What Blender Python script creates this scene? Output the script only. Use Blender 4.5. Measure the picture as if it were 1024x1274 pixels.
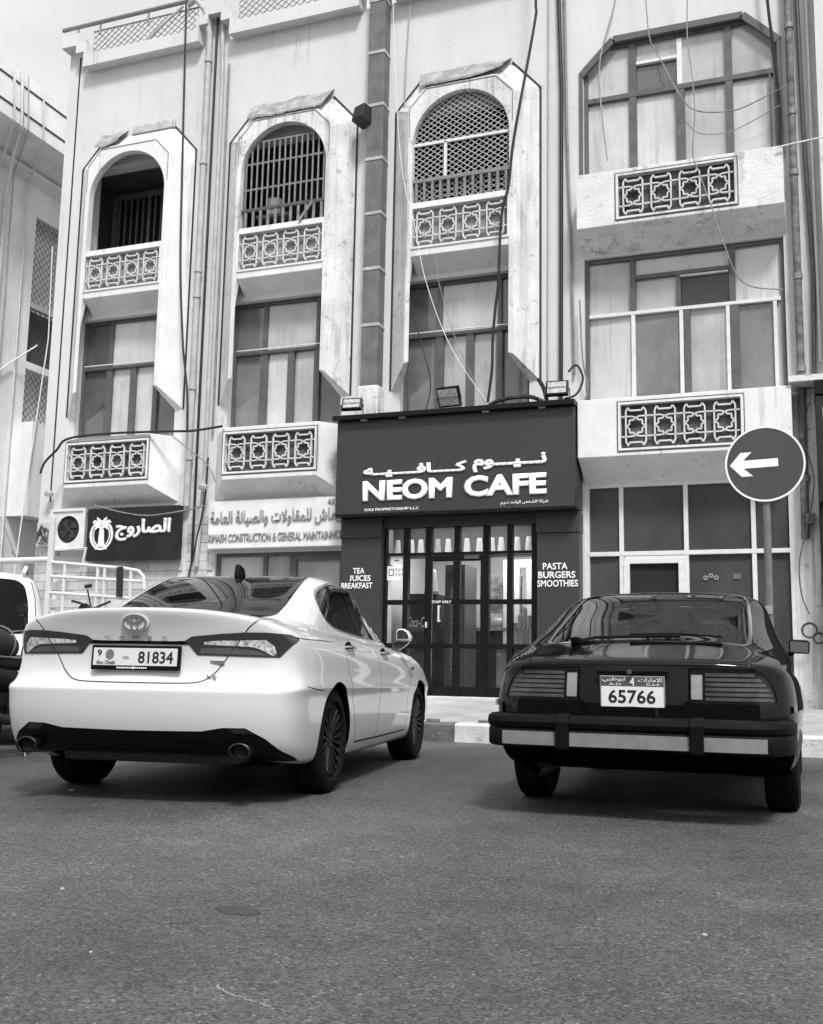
import bpy, bmesh, math, random
import numpy as np
from mathutils import Vector, Matrix
from mathutils.geometry import delaunay_2d_cdt

random.seed(11)
R = math.radians
for _o in list(bpy.data.objects):
    bpy.data.objects.remove(_o)
SC = bpy.context.scene
C = SC.collection

# ------------------------------------------------------------------ camera
def camera_matrix(pitch, yaw, roll, loc):
    c, s = math.cos(yaw), math.sin(yaw)
    ry = Matrix(((c, s, 0), (-s, c, 0), (0, 0, 1)))
    base = Matrix(((1, 0, 0), (0, 0, -1), (0, 1, 0)))
    cp, sp = math.cos(pitch), math.sin(pitch)
    p = Matrix(((1, 0, 0), (0, cp, sp), (0, -sp, cp)))
    cr, sr = math.cos(roll), math.sin(roll)
    q = Matrix(((cr, -sr, 0), (sr, cr, 0), (0, 0, 1)))
    m = q @ p @ base @ ry
    right, down, fwd = m[0], m[1], m[2]
    rot = Matrix((right, -Vector(down), -Vector(fwd))).transposed()
    return Matrix.Translation(loc) @ rot.to_4x4()

cam_data = bpy.data.cameras.new('camera')
cam_data.sensor_fit = 'HORIZONTAL'
cam_data.sensor_width = 36.0
cam_data.lens = 36.0 * 1330.0 / 1024.0
cam_data.clip_start = 0.05
cam_data.clip_end = 600.0
cam = bpy.data.objects.new('camera', cam_data)
C.objects.link(cam)
cam.matrix_world = camera_matrix(R(8.41), R(21.1), R(1.05), Vector((0, 0, 0.80)))
SC.camera = cam

# ------------------------------------------------------------------ light
SUN_AZ, SUN_EL = R(148), R(54)      # azimuth from +Y towards +X
world = bpy.data.worlds.new('World')
SC.world = world
world.use_nodes = True
wn, wl = world.node_tree.nodes, world.node_tree.links
wn.clear()
sky = wn.new('ShaderNodeTexSky')
sky.sky_type = 'NISHITA'
sky.sun_disc = False
sky.sun_elevation = SUN_EL
sky.sun_rotation = SUN_AZ
sky.air_density = 1.0
sky.dust_density = 6.0
sky.ozone_density = 0.3
bw = wn.new('ShaderNodeRGBToBW')
# thin high overcast: soft cloud variation over the whole sky
wtc = wn.new('ShaderNodeTexCoord')
wmp = wn.new('ShaderNodeMapping'); wmp.inputs['Scale'].default_value = (1.6, 1.6, 4.0)
wno = wn.new('ShaderNodeTexNoise'); wno.inputs['Scale'].default_value = 1.7; wno.inputs['Detail'].default_value = 6
wmr = wn.new('ShaderNodeMapRange'); wmr.inputs[1].default_value = .3; wmr.inputs[2].default_value = .7
wmr.inputs[3].default_value = .84; wmr.inputs[4].default_value = 1.14
wmul = wn.new('ShaderNodeMath'); wmul.operation = 'MULTIPLY'
bg = wn.new('ShaderNodeBackground')
bg.inputs['Strength'].default_value = 0.105
wo = wn.new('ShaderNodeOutputWorld')
wl.new(wtc.outputs['Generated'], wmp.inputs['Vector'])
wl.new(wmp.outputs['Vector'], wno.inputs['Vector'])
wl.new(wno.outputs['Fac'], wmr.inputs[0])
wl.new(sky.outputs['Color'], bw.inputs['Color'])
wad = wn.new('ShaderNodeMath'); wad.operation = 'MULTIPLY_ADD'     # hazy white overcast veil over the clear sky
wad.inputs[1].default_value = 0.35; wad.inputs[2].default_value = 5.7
wl.new(bw.outputs['Val'], wad.inputs[0])
wl.new(wad.outputs[0], wmul.inputs[0])
wl.new(wmr.outputs[0], wmul.inputs[1])
wl.new(wmul.outputs[0], bg.inputs['Color'])
wl.new(bg.outputs['Background'], wo.inputs['Surface'])

sun_data = bpy.data.lights.new('sun', 'SUN')
sun_data.energy = 2.4
sun_data.angle = R(10.0)
sun_data.color = (1.0, 1.0, 1.0)
sun = bpy.data.objects.new('sun', sun_data)
C.objects.link(sun)
_d = Vector((math.sin(SUN_AZ) * math.cos(SUN_EL), math.cos(SUN_AZ) * math.cos(SUN_EL), math.sin(SUN_EL)))
sun.rotation_euler = _d.to_track_quat('Z', 'Y').to_euler()
sun.location = (8, -12, 18)

SC.render.engine = 'CYCLES'
SC.view_settings.view_transform = 'Standard'
SC.view_settings.look = 'None'
SC.view_settings.exposure = 0.48
SC.view_settings.gamma = 1.0
SC.view_settings.use_curve_mapping = False
try:
    SC.cycles.use_denoising = True
    SC.cycles.max_bounces = 8
    SC.cycles.transparent_max_bounces = 16
except Exception:
    pass

# ------------------------------------------------------------------ materials (the photograph is black and white: greys only)
MATS = {}
def mat(name, v, rough=.6, metal=0.0, spec=.5, coat=0.0, noise=None, streak=None, bump=0.0, bscale=60., grime=None, emit=0.0, speck=None, drip=None, crack=None, wave=None):
    """v: base grey. noise=(scale, lo, hi): blotches. streak=(scale, lo): vertical run stains. speck=(scale, amount): aggregate."""
    if name in MATS:
        return MATS[name]
    m = bpy.data.materials.new(name)
    m.use_nodes = True
    nt = m.node_tree
    b = nt.nodes['Principled BSDF']
    b.inputs['Roughness'].default_value = rough
    b.inputs['Metallic'].default_value = metal
    b.inputs['Specular IOR Level'].default_value = spec
    b.inputs['Coat Weight'].default_value = coat
    b.inputs['Coat Roughness'].default_value = .03
    b.inputs['Base Color'].default_value = (v, v, v, 1)
    if emit:
        b.inputs['Emission Color'].default_value = (1, 1, 1, 1)
        b.inputs['Emission Strength'].default_value = emit
    val = None
    tc = None
    def coord(scale=(1, 1, 1)):
        nonlocal tc
        if tc is None:
            tc = nt.nodes.new('ShaderNodeTexCoord')
        mp = nt.nodes.new('ShaderNodeMapping')
        mp.inputs['Scale'].default_value = scale
        geo = nt.nodes.new('ShaderNodeNewGeometry')
        nt.links.new(geo.outputs['Position'], mp.inputs['Vector'])
        return mp.outputs['Vector']
    def tex(scale, detail, vec, rough_=.6):
        n = nt.nodes.new('ShaderNodeTexNoise')
        n.inputs['Scale'].default_value = scale
        n.inputs['Detail'].default_value = detail
        n.inputs['Roughness'].default_value = rough_
        nt.links.new(vec, n.inputs['Vector'])
        return n.outputs['Fac']
    def ramp(src, a, b_, lo, hi):
        r = nt.nodes.new('ShaderNodeMapRange')
        r.inputs[1].default_value, r.inputs[2].default_value = a, b_
        r.inputs[3].default_value, r.inputs[4].default_value = lo, hi
        nt.links.new(src, r.inputs[0])
        return r.outputs[0]
    def mul(x, y):
        n = nt.nodes.new('ShaderNodeMath'); n.operation = 'MULTIPLY'
        for i, q in enumerate((x, y)):
            if isinstance(q, (int, float)):
                n.inputs[i].default_value = q
            else:
                nt.links.new(q, n.inputs[i])
        return n.outputs[0]
    if noise or streak or speck or grime or drip or crack:
        val = v
        if noise:
            val = mul(ramp(tex(noise[0], 7, coord()), .32, .68, noise[1], noise[2]), val)
        if streak:
            s = tex(streak[0], 5, coord((1, 1, .07)), .7)
            val = mul(ramp(s, .52, .74, 1.0, streak[1]), val)
        if grime:   # (scale, threshold, value): sparse hard-edged peeling or stain patches
            g = tex(grime[0], 9, coord(), .75)
            val = mul(ramp(g, grime[1], grime[1] + .045, 1.0, grime[2]), val)
        if drip:      # (scale, threshold, value): narrow dirty runs down the wall
            s = tex(drip[0], 3, coord((1, 1, .035)), .55)
            k = ramp(tex(1.3, 4, coord((1, 1, .6))), .45, .62, 0.0, 1.0)
            a = ramp(s, drip[1], drip[1] + .05, 0.0, 1.0)
            val = mul(ramp(mul(a, k), 0.0, 1.0, 1.0, drip[2]), val)
        if crack:     # (scale, width, value): hairline cracks in sparse areas
            vo = nt.nodes.new('ShaderNodeTexVoronoi'); vo.feature = 'DISTANCE_TO_EDGE'
            vo.inputs['Scale'].default_value = crack[0]
            nz = nt.nodes.new('ShaderNodeTexNoise'); nz.inputs['Scale'].default_value = 3.5; nz.inputs['Detail'].default_value = 6
            base_v = coord()
            nt.links.new(base_v, nz.inputs['Vector'])
            ad = nt.nodes.new('ShaderNodeVectorMath'); ad.operation = 'MULTIPLY_ADD'
            ad.inputs[1].default_value = (.5, .5, .5)
            nt.links.new(nz.outputs['Color'], ad.inputs[0]); nt.links.new(base_v, ad.inputs[2])
            nt.links.new(ad.outputs[0], vo.inputs['Vector'])
            a = ramp(vo.outputs['Distance'], 0.0, crack[1], 1.0, 0.0)
            k = ramp(tex(.9, 3, coord()), .52, .60, 0.0, 1.0)
            val = mul(ramp(mul(a, k), 0.0, 1.0, 1.0, crack[2]), val)
        if speck:
            vo = nt.nodes.new('ShaderNodeTexVoronoi')
            vo.inputs['Scale'].default_value = speck[0]
            nt.links.new(coord(), vo.inputs['Vector'])
            sep = nt.nodes.new('ShaderNodeSeparateColor')
            nt.links.new(vo.outputs['Color'], sep.inputs[0])
            val = mul(ramp(sep.outputs[0], 0, 1, 1 - speck[1], 1 + speck[1]), val)
        nt.links.new(val, b.inputs['Base Color'])
    if wave:      # (strength, scale): uneven sheet glass
        bp = nt.nodes.new('ShaderNodeBump')
        bp.inputs['Strength'].default_value = wave[0]
        bp.inputs['Distance'].default_value = .05
        nt.links.new(tex(wave[1], 2, coord(), .4), bp.inputs['Height'])
        nt.links.new(bp.outputs['Normal'], b.inputs['Normal'])
    if bump:
        bp = nt.nodes.new('ShaderNodeBump')
        bp.inputs['Strength'].default_value = bump
        bp.inputs['Distance'].default_value = .02
        nt.links.new(tex(bscale, 5, coord(), .65), bp.inputs['Height'])
        nt.links.new(bp.outputs['Normal'], b.inputs['Normal'])
    MATS[name] = m
    return m

def glass(name, tint=.75, rough=.0, reflect=1.0, base=.02):
    """see-through pane: fresnel reflection over a tinted transparent pane"""
    if name in MATS:
        return MATS[name]
    m = bpy.data.materials.new(name)
    m.use_nodes = True
    nt = m.node_tree
    nt.nodes.clear()
    out = nt.nodes.new('ShaderNodeOutputMaterial')
    tr = nt.nodes.new('ShaderNodeBsdfTransparent'); tr.inputs[0].default_value = (tint, tint, tint, 1)
    gl = nt.nodes.new('ShaderNodeBsdfGlossy'); gl.inputs['Roughness'].default_value = rough
    fr = nt.nodes.new('ShaderNodeFresnel'); fr.inputs['IOR'].default_value = 1.5
    ml = nt.nodes.new('ShaderNodeMath'); ml.operation = 'MULTIPLY_ADD'
    ml.inputs[1].default_value = reflect; ml.inputs[2].default_value = base
    mx = nt.nodes.new('ShaderNodeMixShader')
    nt.links.new(fr.outputs[0], ml.inputs[0])
    nt.links.new(ml.outputs[0], mx.inputs[0])
    nt.links.new(tr.outputs[0], mx.inputs[1])
    nt.links.new(gl.outputs[0], mx.inputs[2])
    nt.links.new(mx.outputs[0], out.inputs['Surface'])
    MATS[name] = m
    return m

# ------------------------------------------------------------------ object helpers
def tag(o, label=None, cat=None, group=None, kind=None):
    if label: o['label'] = label
    if cat: o['category'] = cat
    if group: o['group'] = group
    if kind: o['kind'] = kind
    return o

def empty(name, loc=(0, 0, 0), rz=0.0, label=None, cat=None, group=None):
    o = bpy.data.objects.new(name, None)
    o.empty_display_size = .2
    o.location = loc
    o.rotation_euler = (0, 0, rz)
    C.objects.link(o)
    return tag(o, label, cat, group)

def link_mesh(name, me, m=None, parent=None, loc=None, rot=None):
    o = bpy.data.objects.new(name, me)
    C.objects.link(o)
    if m is not None and not me.materials:
        me.materials.append(m)
    if parent is not None:
        o.parent = parent
    if loc is not None:
        o.location = loc
    if rot is not None:
        o.rotation_euler = rot
    return o

class MB:
    def __init__(s):
        s.v, s.f = [], []
    def add(s, vs, fs):
        k = len(s.v)
        s.v += [tuple(map(float, p)) for p in vs]
        s.f += [tuple(i + k for i in f) for f in fs]
        return s
    def quad(s, a, b, c, d):
        return s.add([a, b, c, d], [(0, 1, 2, 3)])
    def box(s, x0, x1, y0, y1, z0, z1):
        v = [(x, y, z) for z in (z0, z1) for y in (y0, y1) for x in (x0, x1)]
        return s.add(v, [(0, 2, 3, 1), (4, 5, 7, 6), (0, 1, 5, 4), (1, 3, 7, 5), (3, 2, 6, 7), (2, 0, 4, 6)])
    def prism(s, poly, a, b, axis='y'):
        """poly: 2-D outline; extruded from a to b along axis. y: poly=(x,z); x: (y,z); z: (x,y)"""
        def P(p, t):
            return {'y': (p[0], t, p[1]), 'x': (t, p[0], p[1]), 'z': (p[0], p[1], t)}[axis]
        n = len(poly)
        vs = [P(p, a) for p in poly] + [P(p, b) for p in poly]
        fs = [tuple(range(n)), tuple(range(2 * n - 1, n - 1, -1))]
        fs += [(i, i + n, (i + 1) % n + n, (i + 1) % n) for i in range(n)]
        return s.add(vs, fs)
    def tube(s, pts, r, n=8, closed=False, caps=True):
        pts = [Vector(p) for p in pts]
        m = len(pts)
        rr = r if isinstance(r, (list, tuple)) else [r] * m
        rings = []
        up = Vector((0, 0, 1))
        prev = None
        for i, p in enumerate(pts):
            if closed:
                t = (pts[(i + 1) % m] - pts[i - 1])
            else:
                t = (pts[min(i + 1, m - 1)] - pts[max(i - 1, 0)])
            if t.length < 1e-9:
                t = Vector((0, 0, 1))
            t.normalize()
            a = prev if prev is not None else (up if abs(t.z) < .9 else Vector((0, 1, 0)))
            a = a - t * a.dot(t)
            if a.length < 1e-6:
                a = Vector((1, 0, 0)) - t * t.x
            a.normalize()
            prev = a
            b = t.cross(a)
            rings.append([p + (a * math.cos(2 * math.pi * k / n) + b * math.sin(2 * math.pi * k / n)) * rr[i] for k in range(n)])
        vs = [q for ring in rings for q in ring]
        fs = []
        for i in range(m if closed else m - 1):
            j = (i + 1) % m
            for k in range(n):
                fs.append((i * n + k, i * n + (k + 1) % n, j * n + (k + 1) % n, j * n + k))
        if caps and not closed:
            fs.append(tuple(range(n - 1, -1, -1)))
            fs.append(tuple((m - 1) * n + k for k in range(n)))
        return s.add(vs, fs)
    def bar(s, a, b, w, h, up=(0, 1, 0)):
        """rectangular bar from a to b; w across, h along 'up'"""
        a, b, up = Vector(a), Vector(b), Vector(up)
        t = (b - a).normalized()
        u = (up - t * up.dot(t)).normalized()
        c = t.cross(u)
        vs = []
        for p in (a, b):
            for i, j in ((-1, -1), (1, -1), (1, 1), (-1, 1)):
                vs.append(p + c * (w / 2 * i) + u * (h / 2 * j))
        return s.add(vs, [(3, 2, 1, 0), (4, 5, 6, 7), (0, 1, 5, 4), (1, 2, 6, 5), (2, 3, 7, 6), (3, 0, 4, 7)])
    def lathe(s, prof, n=32, axis='x', center=(0, 0, 0), close=False):
        """prof: list of (t along axis, radius)"""
        cx, cy, cz = center
        vs, fs = [], []
        for t, r in prof:
            for k in range(n):
                a = 2 * math.pi * k / n
                if axis == 'x': vs.append((cx + t, cy + r * math.cos(a), cz + r * math.sin(a)))
                elif axis == 'y': vs.append((cx + r * math.cos(a), cy + t, cz + r * math.sin(a)))
                else: vs.append((cx + r * math.cos(a), cy + r * math.sin(a), cz + t))
        m = len(prof)
        for i in range(m if close else m - 1):
            j = (i + 1) % m
            for k in range(n):
                fs.append((i * n + k, i * n + (k + 1) % n, j * n + (k + 1) % n, j * n + k))
        return s.add(vs, fs)
    def mesh(s, name, smooth=0):
        me = bpy.data.meshes.new(name)
        me.from_pydata(s.v, [], s.f)
        bm = bmesh.new(); bm.from_mesh(me)
        bmesh.ops.remove_doubles(bm, verts=bm.verts, dist=1e-5)
        bmesh.ops.recalc_face_normals(bm, faces=bm.faces)
        bm.to_mesh(me); bm.free()
        if smooth:
            me.polygons.foreach_set('use_smooth', [True] * len(me.polygons))
            me.set_sharp_from_angle(angle=R(smooth))
        me.update()
        return me
    def build(s, name, m, parent=None, smooth=0, bevel=0.0, seg=2, loc=None, rot=None):
        o = link_mesh(name, s.mesh(name, smooth), m, parent, loc, rot)
        if bevel:
            b = o.modifiers.new('bevel', 'BEVEL')
            b.width = bevel; b.segments = seg; b.limit_method = 'ANGLE'; b.angle_limit = R(35)
        return o

def dup(src, parent=None, loc=None, rot=None):
    o = src.copy()
    C.objects.link(o)
    o.parent = parent if parent is not None else None
    if loc is not None: o.location = loc
    if rot is not None: o.rotation_euler = rot
    for ch in src.children:
        dup(ch, o)
    return o

CAP = {}
def text_mesh(body, x0, x1, z0, z1, extrude=.01, offset=0.0, shear=0.0, keep=False, res=3, caps=False):
    """lettering as a mesh in the x-z plane (front towards -y), fitted to the given box"""
    cu = bpy.data.curves.new('lettering', 'FONT')
    cu.body = body
    cu.extrude = .1
    cu.bevel_depth = offset
    cu.bevel_resolution = 0
    cu.shear = shear
    cu.resolution_u = res
    o = bpy.data.objects.new('lettering', cu)
    C.objects.link(o)
    dg = bpy.context.evaluated_depsgraph_get()
    dg.update()
    me = bpy.data.meshes.new_from_object(o.evaluated_get(dg))
    bpy.data.objects.remove(o)
    bpy.data.curves.remove(cu)
    n = len(me.vertices)
    if not n:
        return me
    co = np.empty(n * 3); me.vertices.foreach_get('co', co); co = co.reshape(-1, 3)
    lo, hi = co.min(0), co.max(0)
    w, h = max(hi[0] - lo[0], 1e-6), max(hi[1] - lo[1], 1e-6)
    sx, sz = (x1 - x0) / w, (z1 - z0) / h
    base = lo[1]
    if caps:      # capitals sit on the baseline, whatever hangs below it
        base, sz = 0.0, (z1 - z0) / .70
    dep = max(abs(hi[2]), abs(lo[2]), 1e-6)
    out = np.stack([x0 + (co[:, 0] - lo[0]) * sx, -co[:, 2] / dep * extrude, z0 + (co[:, 1] - base) * sz], 1)
    me.vertices.foreach_set('co', out.ravel())
    me.materials.clear()
    me.update()
    return me

def lettering(name, body, box, y, m, parent, extrude=.01, offset=0.0, shear=0.0, res=3, caps=False):
    me = text_mesh(body, *box, extrude=extrude, offset=offset, shear=shear, res=res, caps=caps)
    return link_mesh(name, me, m, parent, loc=(0, y, 0))

def pip(poly, x, y):
    c = False
    j = len(poly) - 1
    for i in range(len(poly)):
        if (poly[i][1] > y) != (poly[j][1] > y) and x < (poly[j][0] - poly[i][0]) * (y - poly[i][1]) / (poly[j][1] - poly[i][1]) + poly[i][0]:
            c = not c
        j = i
    return c

def diamond_mesh(mb, poly, y, pitch, r, slope=1.0):
    """crossing wires clipped to a polygon in x-z at depth y"""
    xs = [p[0] for p in poly]; zs = [p[1] for p in poly]
    x0, x1, z0, z1 = min(xs), max(xs), min(zs), max(zs)
    for sgn in (1, -1):
        b0 = min(z - sgn * slope * x for x in (x0, x1) for z in (z0, z1))
        b1 = max(z - sgn * slope * x for x in (x0, x1) for z in (z0, z1))
        k = math.ceil(b0 / pitch)
        while k * pitch < b1:
            b = k * pitch
            N = 120
            run = None
            last = None
            for i in range(N + 1):
                x = x0 + (x1 - x0) * i / N
                z = sgn * slope * x + b
                ins = z0 <= z <= z1 and pip(poly, x, z)
                if ins and run is None: run = (x, z)
                if (not ins or i == N) and run is not None:
                    e = last if not ins else (x, z)
                    if e and abs(e[0] - run[0]) > .01:
                        mb.bar((run[0], y + sgn * r * .5, run[1]), (e[0], y + sgn * r * .5, e[1]), 2 * r, 2 * r)
                    run = None
                if ins: last = (x, z)
            k += 1
    return mb

# palette
plaster = mat('painted_plaster', .65, .85, spec=.2, noise=(1.1, .94, 1.05), streak=(3.0, .93), bump=.3, bscale=38, grime=(7.5, .68, .8), drip=(9, .62, .80), crack=(.7, .005, .7))
plaster_clean = mat('white_plaster', .77, .8, spec=.2, noise=(2.0, .9, 1.05), streak=(4.5, .86), bump=.3, bscale=45, grime=(6.5, .62, .70), drip=(11, .57, .72))
plaster_worn = mat('worn_plaster', .74, .9, spec=.15, noise=(1.6, .82, 1.08), streak=(3.6, .66), bump=.5, bscale=30, grime=(5.5, .575, .66), drip=(10, .53, .62), crack=(1.1, .008, .5))
black_line = mat('black_paint', .018, .6)
alu = mat('bronze_aluminium', .105, .45, spec=.4, noise=(6, .8, 1.15))
alu_white = mat('white_aluminium', .72, .4, noise=(8, .88, 1.05))
pane_pale = mat('papered_pane', .50, .07, spec=1.0, noise=(2.0, .86, 1.10), streak=(5, .92), wave=(.16, 2.6))
pane_mid = mat('grey_pane', .13, .06, spec=1.0, noise=(2.2, .8, 1.2), streak=(6, .88), wave=(.18, 2.2))
pane_variants = [mat('papered_pane_%s' % n_, v_, r_, spec=1.0, noise=(s_, lo_, hi_), streak=(4 + 3 * k_, .8), drip=(8, .56, .78), wave=(.14 + .05 * k_, 1.8 + .7 * k_))
                 for k_, (n_, v_, r_, s_, lo_, hi_) in enumerate((('dusty', .42, .10, 1.6, .74, 1.16), ('clear', .52, .06, 2.6, .84, 1.10), ('bleached', .60, .16, 1.2, .80, 1.06)))]
pane_grey_variants = [mat('greyed_pane_%s' % n_, v_, r_, spec=1.0, noise=(s_, .7, 1.3), streak=(5, .8), wave=(.2, 2.0))
                      for (n_, v_, r_, s_) in (('smoked', .10, .05, 2.0), ('faded', .16, .12, 1.4))]
pane_dark = mat('dark_film_pane', .045, .12, spec=.5, noise=(1.5, .85, 1.2))
steel_dark = mat('dark_steel', .09, .5, spec=.4, noise=(9, .7, 1.25))
steel_grey = mat('grey_steel', .22, .5, noise=(9, .7, 1.2))
cable_black = mat('cable_black', .012, .5)
cable_grey = mat('cable_grey', .35, .6)
pipe_grey = mat('pipe_grey', .46, .6, noise=(5, .8, 1.1))
pipe_white = mat('pipe_white', .72, .5, noise=(6, .85, 1.05))
# ------------------------------------------------------------------ ground
road_mat = bpy.data.materials.new('asphalt')
def make_asphalt(m):
    m.use_nodes = True
    nt = m.node_tree
    b = nt.nodes['Principled BSDF']
    b.inputs['Roughness'].default_value = .62
    b.inputs['Specular IOR Level'].default_value = .55
    geo = nt.nodes.new('ShaderNodeNewGeometry')
    def noise(scale, detail, rough=.6, mp=None):
        n = nt.nodes.new('ShaderNodeTexNoise'); n.inputs['Scale'].default_value = scale
        n.inputs['Detail'].default_value = detail; n.inputs['Roughness'].default_value = rough
        src = geo.outputs['Position']
        if mp:
            k = nt.nodes.new('ShaderNodeMapping'); k.inputs['Scale'].default_value = mp
            nt.links.new(src, k.inputs['Vector']); src = k.outputs['Vector']
        nt.links.new(src, n.inputs['Vector'])
        return n.outputs['Fac']
    def mr(src, a, b_, lo, hi):
        r = nt.nodes.new('ShaderNodeMapRange')
        r.inputs[1].default_value, r.inputs[2].default_value, r.inputs[3].default_value, r.inputs[4].default_value = a, b_, lo, hi
        nt.links.new(src, r.inputs[0]); return r.outputs[0]
    def op(kind, x, y):
        n = nt.nodes.new('ShaderNodeMath'); n.operation = kind
        for i, q in enumerate((x, y)):
            if isinstance(q, (int, float)): n.inputs[i].default_value = q
            else: nt.links.new(q, n.inputs[i])
        return n.outputs[0]
    vor = nt.nodes.new('ShaderNodeTexVoronoi'); vor.inputs['Scale'].default_value = 112
    nt.links.new(geo.outputs['Position'], vor.inputs['Vector'])
    sep = nt.nodes.new('ShaderNodeSeparateColor'); nt.links.new(vor.outputs['Color'], sep.inputs[0])
    stones = mr(sep.outputs[0], .0, 1., .42, 1.65)
    bright = mr(sep.outputs[1], .90, 1.0, 1.0, 2.2)           # scattered pale chips
    big = mr(noise(.55, 6, .65), .3, .7, .62, 1.35)
    mid = mr(noise(4.5, 6, .7), .3, .7, .82, 1.18)
    fine = mr(noise(160, 3, .7), .3, .7, .75, 1.25)
    tracks = mr(noise(.8, 4, .5, (1.0, .12, 1)), .35, .7, .88, 1.10)   # wheel polish running to the kerb
    oil = op('MULTIPLY', mr(noise(1.3, 6, .75), .62, .72, 1.0, .62), mr(noise(6.5, 4, .6), .67, .72, 1.0, .55))
    v = op('MULTIPLY', op('MULTIPLY', op('MULTIPLY', stones, bright), op('MULTIPLY', big, mid)), op('MULTIPLY', op('MULTIPLY', fine, tracks), oil))
    patch = mr(noise(.22, 3, .5), .44, .56, .86, 1.16)      # older and newer laps of asphalt
    v = op('MULTIPLY', op('MULTIPLY', v, patch), .070)
    nt.links.new(v, b.inputs['Base Color'])
    bp = nt.nodes.new('ShaderNodeBump'); bp.inputs['Strength'].default_value = .55; bp.inputs['Distance'].default_value = .006
    h = op('ADD', mr(vor.outputs['Distance'], 0, .6, 1, 0), op('MULTIPLY', noise(200, 3), .6))
    nt.links.new(h, bp.inputs['Height'])
    nt.links.new(bp.outputs['Normal'], b.inputs['Normal'])
make_asphalt(road_mat)
mb = MB(); mb.quad((-300, -300, 0), (300, -300, 0), (300, 300, 0), (-300, 300, 0))
tag(mb.build('road', road_mat), kind='structure')

KERB_Y = 11.75
pave_mat = mat('pavement_concrete', .40, .9, spec=.2, noise=(1.5, .75, 1.15), speck=(120, .12), grime=(3, .64, .6), bump=.4, bscale=70)
mb = MB()
# pavement: falls gently to the kerb
mb.prism([(KERB_Y + .17, -.2), (KERB_Y + .17, .205), (13.2, .30), (14.62, .40), (15.3, .41), (15.3, -.2)], -26, 26, 'x')
pav = tag(mb.build('pavement', pave_mat), kind='structure')
kerb = empty('kerb', (0, KERB_Y, 0)); tag(kerb, kind='structure')
kerb_dark = mat('kerb_black_paint', .10, .85, noise=(5, .6, 1.5), grime=(6, .58, 2.2), bump=.5, bscale=40)
kerb_white = mat('kerb_white_paint', .62, .85, noise=(5, .75, 1.1), grime=(6, .60, .45), bump=.5, bscale=40)
def kerb_mesh(name, m):
    q = MB(); q.prism([(0, -.1), (0, .185), (.03, .21), (.175, .214), (.175, -.1)], 0, .792, 'x')
    me = q.mesh(name); me.materials.append(m); return me
kd, kw = kerb_mesh('kerb_stone', kerb_dark), kerb_mesh('kerb_stone', kerb_white)
for i in range(-16, 17):
    x = -3.96 + .8 * i
    k = link_mesh('kerb_stone', kw if i % 2 == 0 else kd, None, kerb, loc=(x, random.uniform(-.006, .006), random.uniform(-.006, .004)))
# broken pavement edge chunks above the kerb
for (x, y, s) in ((-3.62, 12.02, .2), (-3.35, 12.0, .14), (-4.3, 12.0, .09)):
    q = MB()
    n = 7
    poly = [(s * random.uniform(.7, 1.2) * math.cos(a * 2 * math.pi / n), .35 * s * random.uniform(.7, 1.2) * math.sin(a * 2 * math.pi / n)) for a in range(n)]
    q.prism(poly, 0, .03, 'z')
    o = q.build('concrete_shard', mat('broken_concrete', .16, .95, noise=(8, .6, 1.3)), loc=(x, y, .212), bevel=.006)
    tag(o, {-3.62: 'largest flat dark shard of broken concrete on the kerb left of the black car', -3.35: 'broken concrete shard lying closest to the black car above the kerb', -4.3: 'smallest broken concrete shard on kerb near the white sedan'}[x], 'concrete shard', 'broken concrete along the kerb')

# ------------------------------------------------------------------ the arcaded building
FY = 15.0
bld = empty('apartment_building', (-5, 15, 0), label='pale three storey building with arched balconies and lattice panels behind the cars', cat='building')
bld_inv = Matrix.Translation((5, -15, 0))
def BP(o):           # keep world coordinates while parenting to the building empty
    o.parent = bld
    o.matrix_parent_inverse = bld_inv
    return o
def sub(o, parent, world_parent=True):
    o.parent = parent
    o.matrix_parent_inverse = bld_inv.copy() if False else Matrix.Identity(4)
    return o

BAYS = (-11.14, -8.06, -4.98)
RB = (-3.12, -0.33)
# wall with openings (x0, x1, z0, z1)
OPEN = []
for c in BAYS:
    OPEN.append((c - 1.02, c + 1.02, 7.2, 9.70))
    OPEN.append((c - 1.03, c + 1.03, 4.58, 6.84))
OPEN += [(RB[0], RB[1], 7.9, 10.25), (RB[0], RB[1], 4.55, 6.86), (RB[0] - .01, RB[1] + .01, .40, 3.48),
         (-9.2, -6.9, .40, 2.62), (-6.2, -3.75, .40, 3.0)]
def wall_sheet(x0, x1, z0, z1, opens, y, depth):
    q = MB()
    xs = sorted({x0, x1, *[o[0] for o in opens], *[o[1] for o in opens]})
    zs = sorted({z0, z1, *[o[2] for o in opens], *[o[3] for o in opens]})
    def solid(i, j):
        if i < 0 or j < 0 or i >= len(xs) - 1 or j >= len(zs) - 1: return True
        cx, cz = (xs[i] + xs[i + 1]) / 2, (zs[j] + zs[j + 1]) / 2
        return not any(o[0] < cx < o[1] and o[2] < cz < o[3] for o in opens)
    for i in range(len(xs) - 1):
        for j in range(len(zs) - 1):
            a, b, c, d = xs[i], xs[i + 1], zs[j], zs[j + 1]
            if solid(i, j):
                q.quad((a, y, c), (b, y, c), (b, y, d), (a, y, d))
            else:
                if solid(i - 1, j): q.quad((a, y, c), (a, y, d), (a, y + depth, d), (a, y + depth, c))
                if solid(i + 1, j): q.quad((b, y, c), (b, y, d), (b, y + depth, d), (b, y + depth, c))
                if solid(i, j - 1): q.quad((a, y, c), (b, y, c), (b, y + depth, c), (a, y + depth, c))
                if solid(i, j + 1): q.quad((a, y, d), (b, y, d), (b, y + depth, d), (a, y + depth, d))
    return q
WALL_TOP = 11.70
q = wall_sheet(-12.8, 7.0, 0.0, WALL_TOP, OPEN, FY, .3)
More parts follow.
